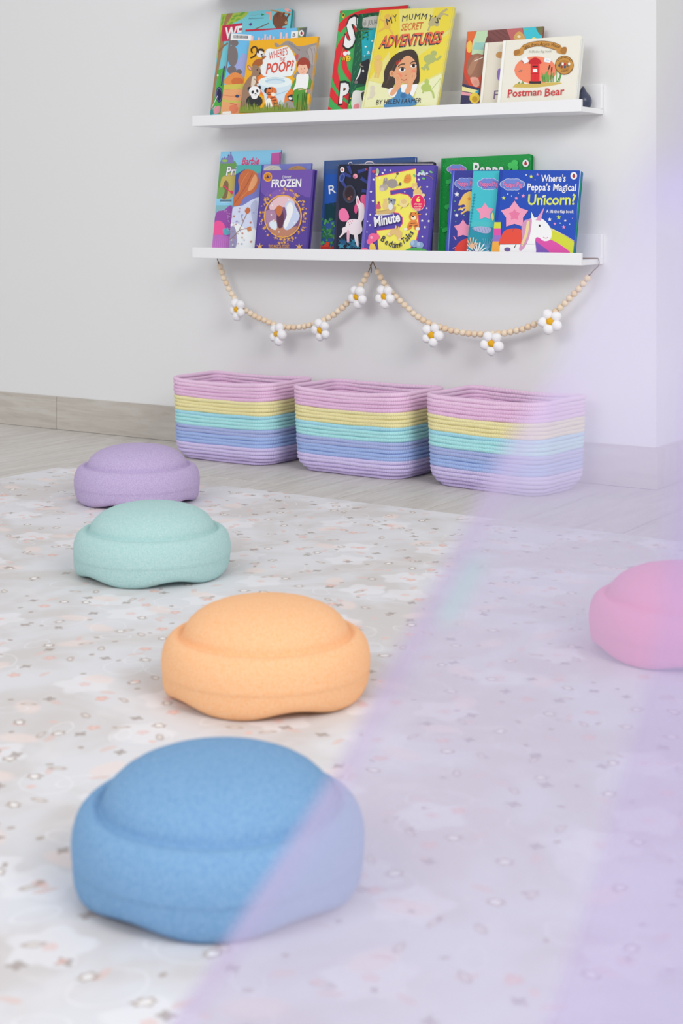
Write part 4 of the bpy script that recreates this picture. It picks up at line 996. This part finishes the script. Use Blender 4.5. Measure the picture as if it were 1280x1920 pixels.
# ------------------------------------------------------------------ foam stepping stones
def foam_material(name, c, c2, c3):
    k = NT(name, 0.85, 0.15)
    co = k.coord()
    v = k.node('ShaderNodeTexVoronoi', feature='F1'); k.link(co, v.inputs['Vector']); v.inputs['Scale'].default_value = 800
    sc = k.node('ShaderNodeSeparateColor'); k.link(v.outputs['Color'], sc.inputs[0])
    n = k.noise(co, 430, 3, 0.6)
    col = k.mix(k.step(n, 0.35, 0.68), alb(c), alb(c2))
    col = k.mix(k.math('MULTIPLY', k.math('GREATER_THAN', sc.outputs[0], 0.72), 0.42), col, alb(c3))
    # rougher moulded band below the seam
    s = k.node('ShaderNodeSeparateXYZ'); k.link(co, s.inputs[0])
    low = k.math('LESS_THAN', s.outputs[2], 0.033)
    k.bump(k.math('MULTIPLY', k.math('ADD', v.outputs['Distance'], n), k.math('ADD', k.math('MULTIPLY', low, 0.9), 0.35)), 0.35, 0.0016)
    return k.color(col)
PROF = [(0.0, 0.1215), (0.018, 0.1210), (0.036, 0.1195), (0.054, 0.1167), (0.070, 0.1124), (0.083, 0.1069), (0.093, 0.1006), (0.1005, 0.0936), (0.1052, 0.0868), (0.1074, 0.0812), (0.1082, 0.0775),
        (0.1093, 0.0750), (0.1110, 0.0742), (0.1130, 0.0752), (0.1155, 0.0768), (0.1185, 0.0773), (0.1222, 0.0764), (0.1262, 0.0735), (0.1300, 0.0690), (0.1330, 0.0630), (0.1352, 0.0550), (0.1362, 0.0460), (0.1360, 0.0390),
        (0.1359, 0.0338), (0.1353, 0.0328), (0.1352, 0.0316), (0.1350, 0.0240), (0.1344, 0.0165), (0.1333, 0.0105), (0.1314, 0.0058), (0.1284, 0.0022), (0.1235, 0.0000), (0.0, 0.0000)]
def stone(name, loc, rotz, mat, label):
    bm = bmesh.new(); SEG = 120; rings = []
    for r, z in PROF:
        if r == 0: rings.append([bm.verts.new((0, 0, z if z > .05 else 0.012))]); continue
        ring = []
        for k in range(SEG):
            a = 2*math.pi*k/SEG
            wv = 0.5-0.5*math.cos(5*a)
            lift = 0.0095*(wv**1.3) * max(0.0, 1-z/0.033)
            out = 1.0
            ring.append(bm.verts.new((r*out*math.cos(a), r*out*math.sin(a), z+lift)))
        rings.append(ring)
    for A, B in zip(rings[:-1], rings[1:]):
        for k in range(SEG):
            q = (k+1) % SEG
            if len(A) == 1: bm.faces.new((A[0], B[k], B[q]))
            elif len(B) == 1: bm.faces.new((A[k], B[0], A[q]))
            else: bm.faces.new((A[k], B[k], B[q], A[q]))
    bmesh.ops.recalc_face_normals(bm, faces=bm.faces[:])
    o = bm_obj(name, bm, mat, None, loc, True); o.rotation_euler = (0, 0, rotz)
    return tag(o, label, 'stepping stone', 'foam stepping stones on the mat')
stone('stepping_stone', (-2.246, 2.630, RUG_Z), 0.69, foam_material('lilac_foam', (188, 170, 206), (176, 158, 198), (204, 192, 218)), 'lilac foam stepping stone at the back edge of the floral mat')
stone('stepping_stone', (-1.770, 2.113, RUG_Z), 0.05, foam_material('mint_foam', (172, 205, 203), (158, 197, 194), (196, 214, 215)), 'mint green foam stepping stone between the lilac and orange ones')
stone('stepping_stone', (-1.205, 1.668, RUG_Z), -0.04, foam_material('orange_foam', (252, 189, 144), (249, 175, 122), (254, 199, 162)), 'orange foam stepping stone in the middle of the mat')
stone('stepping_stone', (-0.898, 1.168, RUG_Z), 0.31, foam_material('blue_foam', (121, 161, 199), (106, 148, 190), (147, 180, 208)), 'large-looking blue foam stepping stone nearest the viewer')
stone('stepping_stone', (-0.818, 2.155, RUG_Z), 0.75, foam_material('pink_foam', (246, 130, 174), (241, 118, 164), (248, 152, 190)), 'pink foam stepping stone cut off by the right edge, behind the veil')

# ------------------------------------------------------------------ sheer lilac play-tent drape beside the photographer
def veil_material(name, c, opacity):
    k = NT(name, 0.9, 0.0)
    out = k.n['Material Output']
    co = k.coord()
    wv = k.noise(k.vmath('MULTIPLY', co, (900, 900, 900)), 1.0, 2)
    dif = k.node('ShaderNodeBsdfDiffuse'); tra = k.node('ShaderNodeBsdfTranslucent'); tr = k.node('ShaderNodeBsdfTransparent')
    dif.inputs[0].default_value = lin(c) + (1,); tra.inputs[0].default_value = lin(c) + (1,)
    m1 = k.node('ShaderNodeMixShader'); m1.inputs[0].default_value = 0.5
    k.link(dif.outputs[0], m1.inputs[1]); k.link(tra.outputs[0], m1.inputs[2])
    m2 = k.node('ShaderNodeMixShader')
    k.link(k.math('ADD', k.math('MULTIPLY', k.math('SUBTRACT', wv, 0.5), 0.15), opacity), m2.inputs[0])
    k.link(tr.outputs[0], m2.inputs[1]); k.link(m1.outputs[0], m2.inputs[2])
    k.link(m2.outputs[0], out.inputs['Surface'])
    return k.m
V1 = veil_material('sheer_lilac_voile', (231, 225, 255), 0.60)
V2 = veil_material('sheer_lilac_voile_fold', (222, 206, 252), 0.34)
V3 = veil_material('lilac_hem', (240, 212, 252), 0.22)
drape = tag(empty('sheer_drape', (0.1, 0.2, 0)), 'sheer lilac voile drape hanging close to the viewer, blurred, over the right side', 'drape')
edge1 = [(0.42, -0.30, 1.75), (0.18, -0.06, 1.20), (0.04, 0.07, 0.82), (-0.0578, 0.1533, 0.6502), (-0.0670, 0.1652, 0.6409), (-0.0782, 0.1818, 0.6330), (-0.0978, 0.2168, 0.6215), (-0.1446, 0.2997, 0.5986), (-0.1849, 0.3569, 0.5726), (-0.2077, 0.3779, 0.5473), (-0.2408, 0.3922, 0.5006), (-0.2669, 0.3990, 0.4593), (-0.3078, 0.3962, 0.3969), (-0.3321, 0.3923, 0.3601), (-0.43, 0.38, 0.20), (-0.545, 0.356, 0.02)]
edge2 = [(0.40, -0.26, 1.70), (0.16, -0.03, 1.15), (0.02, 0.10, 0.80), (-0.070, 0.1931, 0.6418), (-0.0933, 0.2496, 0.6209), (-0.1210, 0.3151, 0.5903), (-0.1417, 0.3612, 0.5577), (-0.1561, 0.3876, 0.5210), (-0.1747, 0.4114, 0.4799), (-0.1911, 0.4245, 0.4354), (-0.2110, 0.4354, 0.3861), (-0.25, 0.44, 0.30), (-0.34, 0.43, 0.02)]
def sheet(name, edge, dirv, widths, mat, cols, amp, freq, push=0.0):
    e = catmull(edge, 5); n = len(e); bm = bmesh.new(); rows = []
    D = Vector(dirv).normalized(); Nn = Vector((D.y, -D.x, 0))
    for i, p in enumerate(e):
        t = i/(n-1)
        w = widths[0] + (widths[1]-widths[0])*t if len(widths) == 2 else widths[0]+(widths[1]-widths[0])*min(1, t*2) if t < .5 else widths[1]+(widths[2]-widths[1])*(t-.5)*2
        row = []
        for j in range(cols+1):
            s = j/cols
            off = amp*math.sin(freq*s*w + 1.3*t)*min(1, s*6)*(0.4+0.6*t)
            row.append(bm.verts.new(p + D*(w*s) + Nn*(off+push) + Vector((0, 0, 0.0))))
        rows.append(row)
    for i in range(n-1):
        for j in range(cols): bm.faces.new((rows[i][j], rows[i][j+1], rows[i+1][j+1], rows[i+1][j]))
    return bm_obj(name, bm, mat, drape, (-0.1, -0.2, 0), True)
sheet('voile_panel', edge1, (0.80, 0.50, 0), (0.75, 0.85), V1, 60, 0.006, 46)
sheet('voile_fold', edge2, (0.80, 0.46, 0), (0.55, 0.22, 0.035), V2, 40, 0.004, 60)
sheet('hem', edge1[7:], (0.80, 0.50, 0), (0.006, 0.009), V3, 3, 0.0, 1, 0.0012)
M_mint = veil_material('pale_mint', (222, 246, 246), 0.85)
bm = bmesh.new()  # small pale mint strip set close to the drape's edge
strip_pts = [(-0.2030, 0.3735, 0.5420), (-0.2065, 0.3745, 0.5360), (-0.2110, 0.3752, 0.5290), (-0.2145, 0.3757, 0.5225)]
pr = [(bm.verts.new(Vector(p)), bm.verts.new(Vector(p)+Vector((0.0046, 0.0030, 0)))) for p in strip_pts]
for (a, b), (c, d) in zip(pr[:-1], pr[1:]): bm.faces.new((a, b, d, c))
bm_obj('mint_strip', bm, M_mint, drape, (-0.1, -0.2, 0), True)
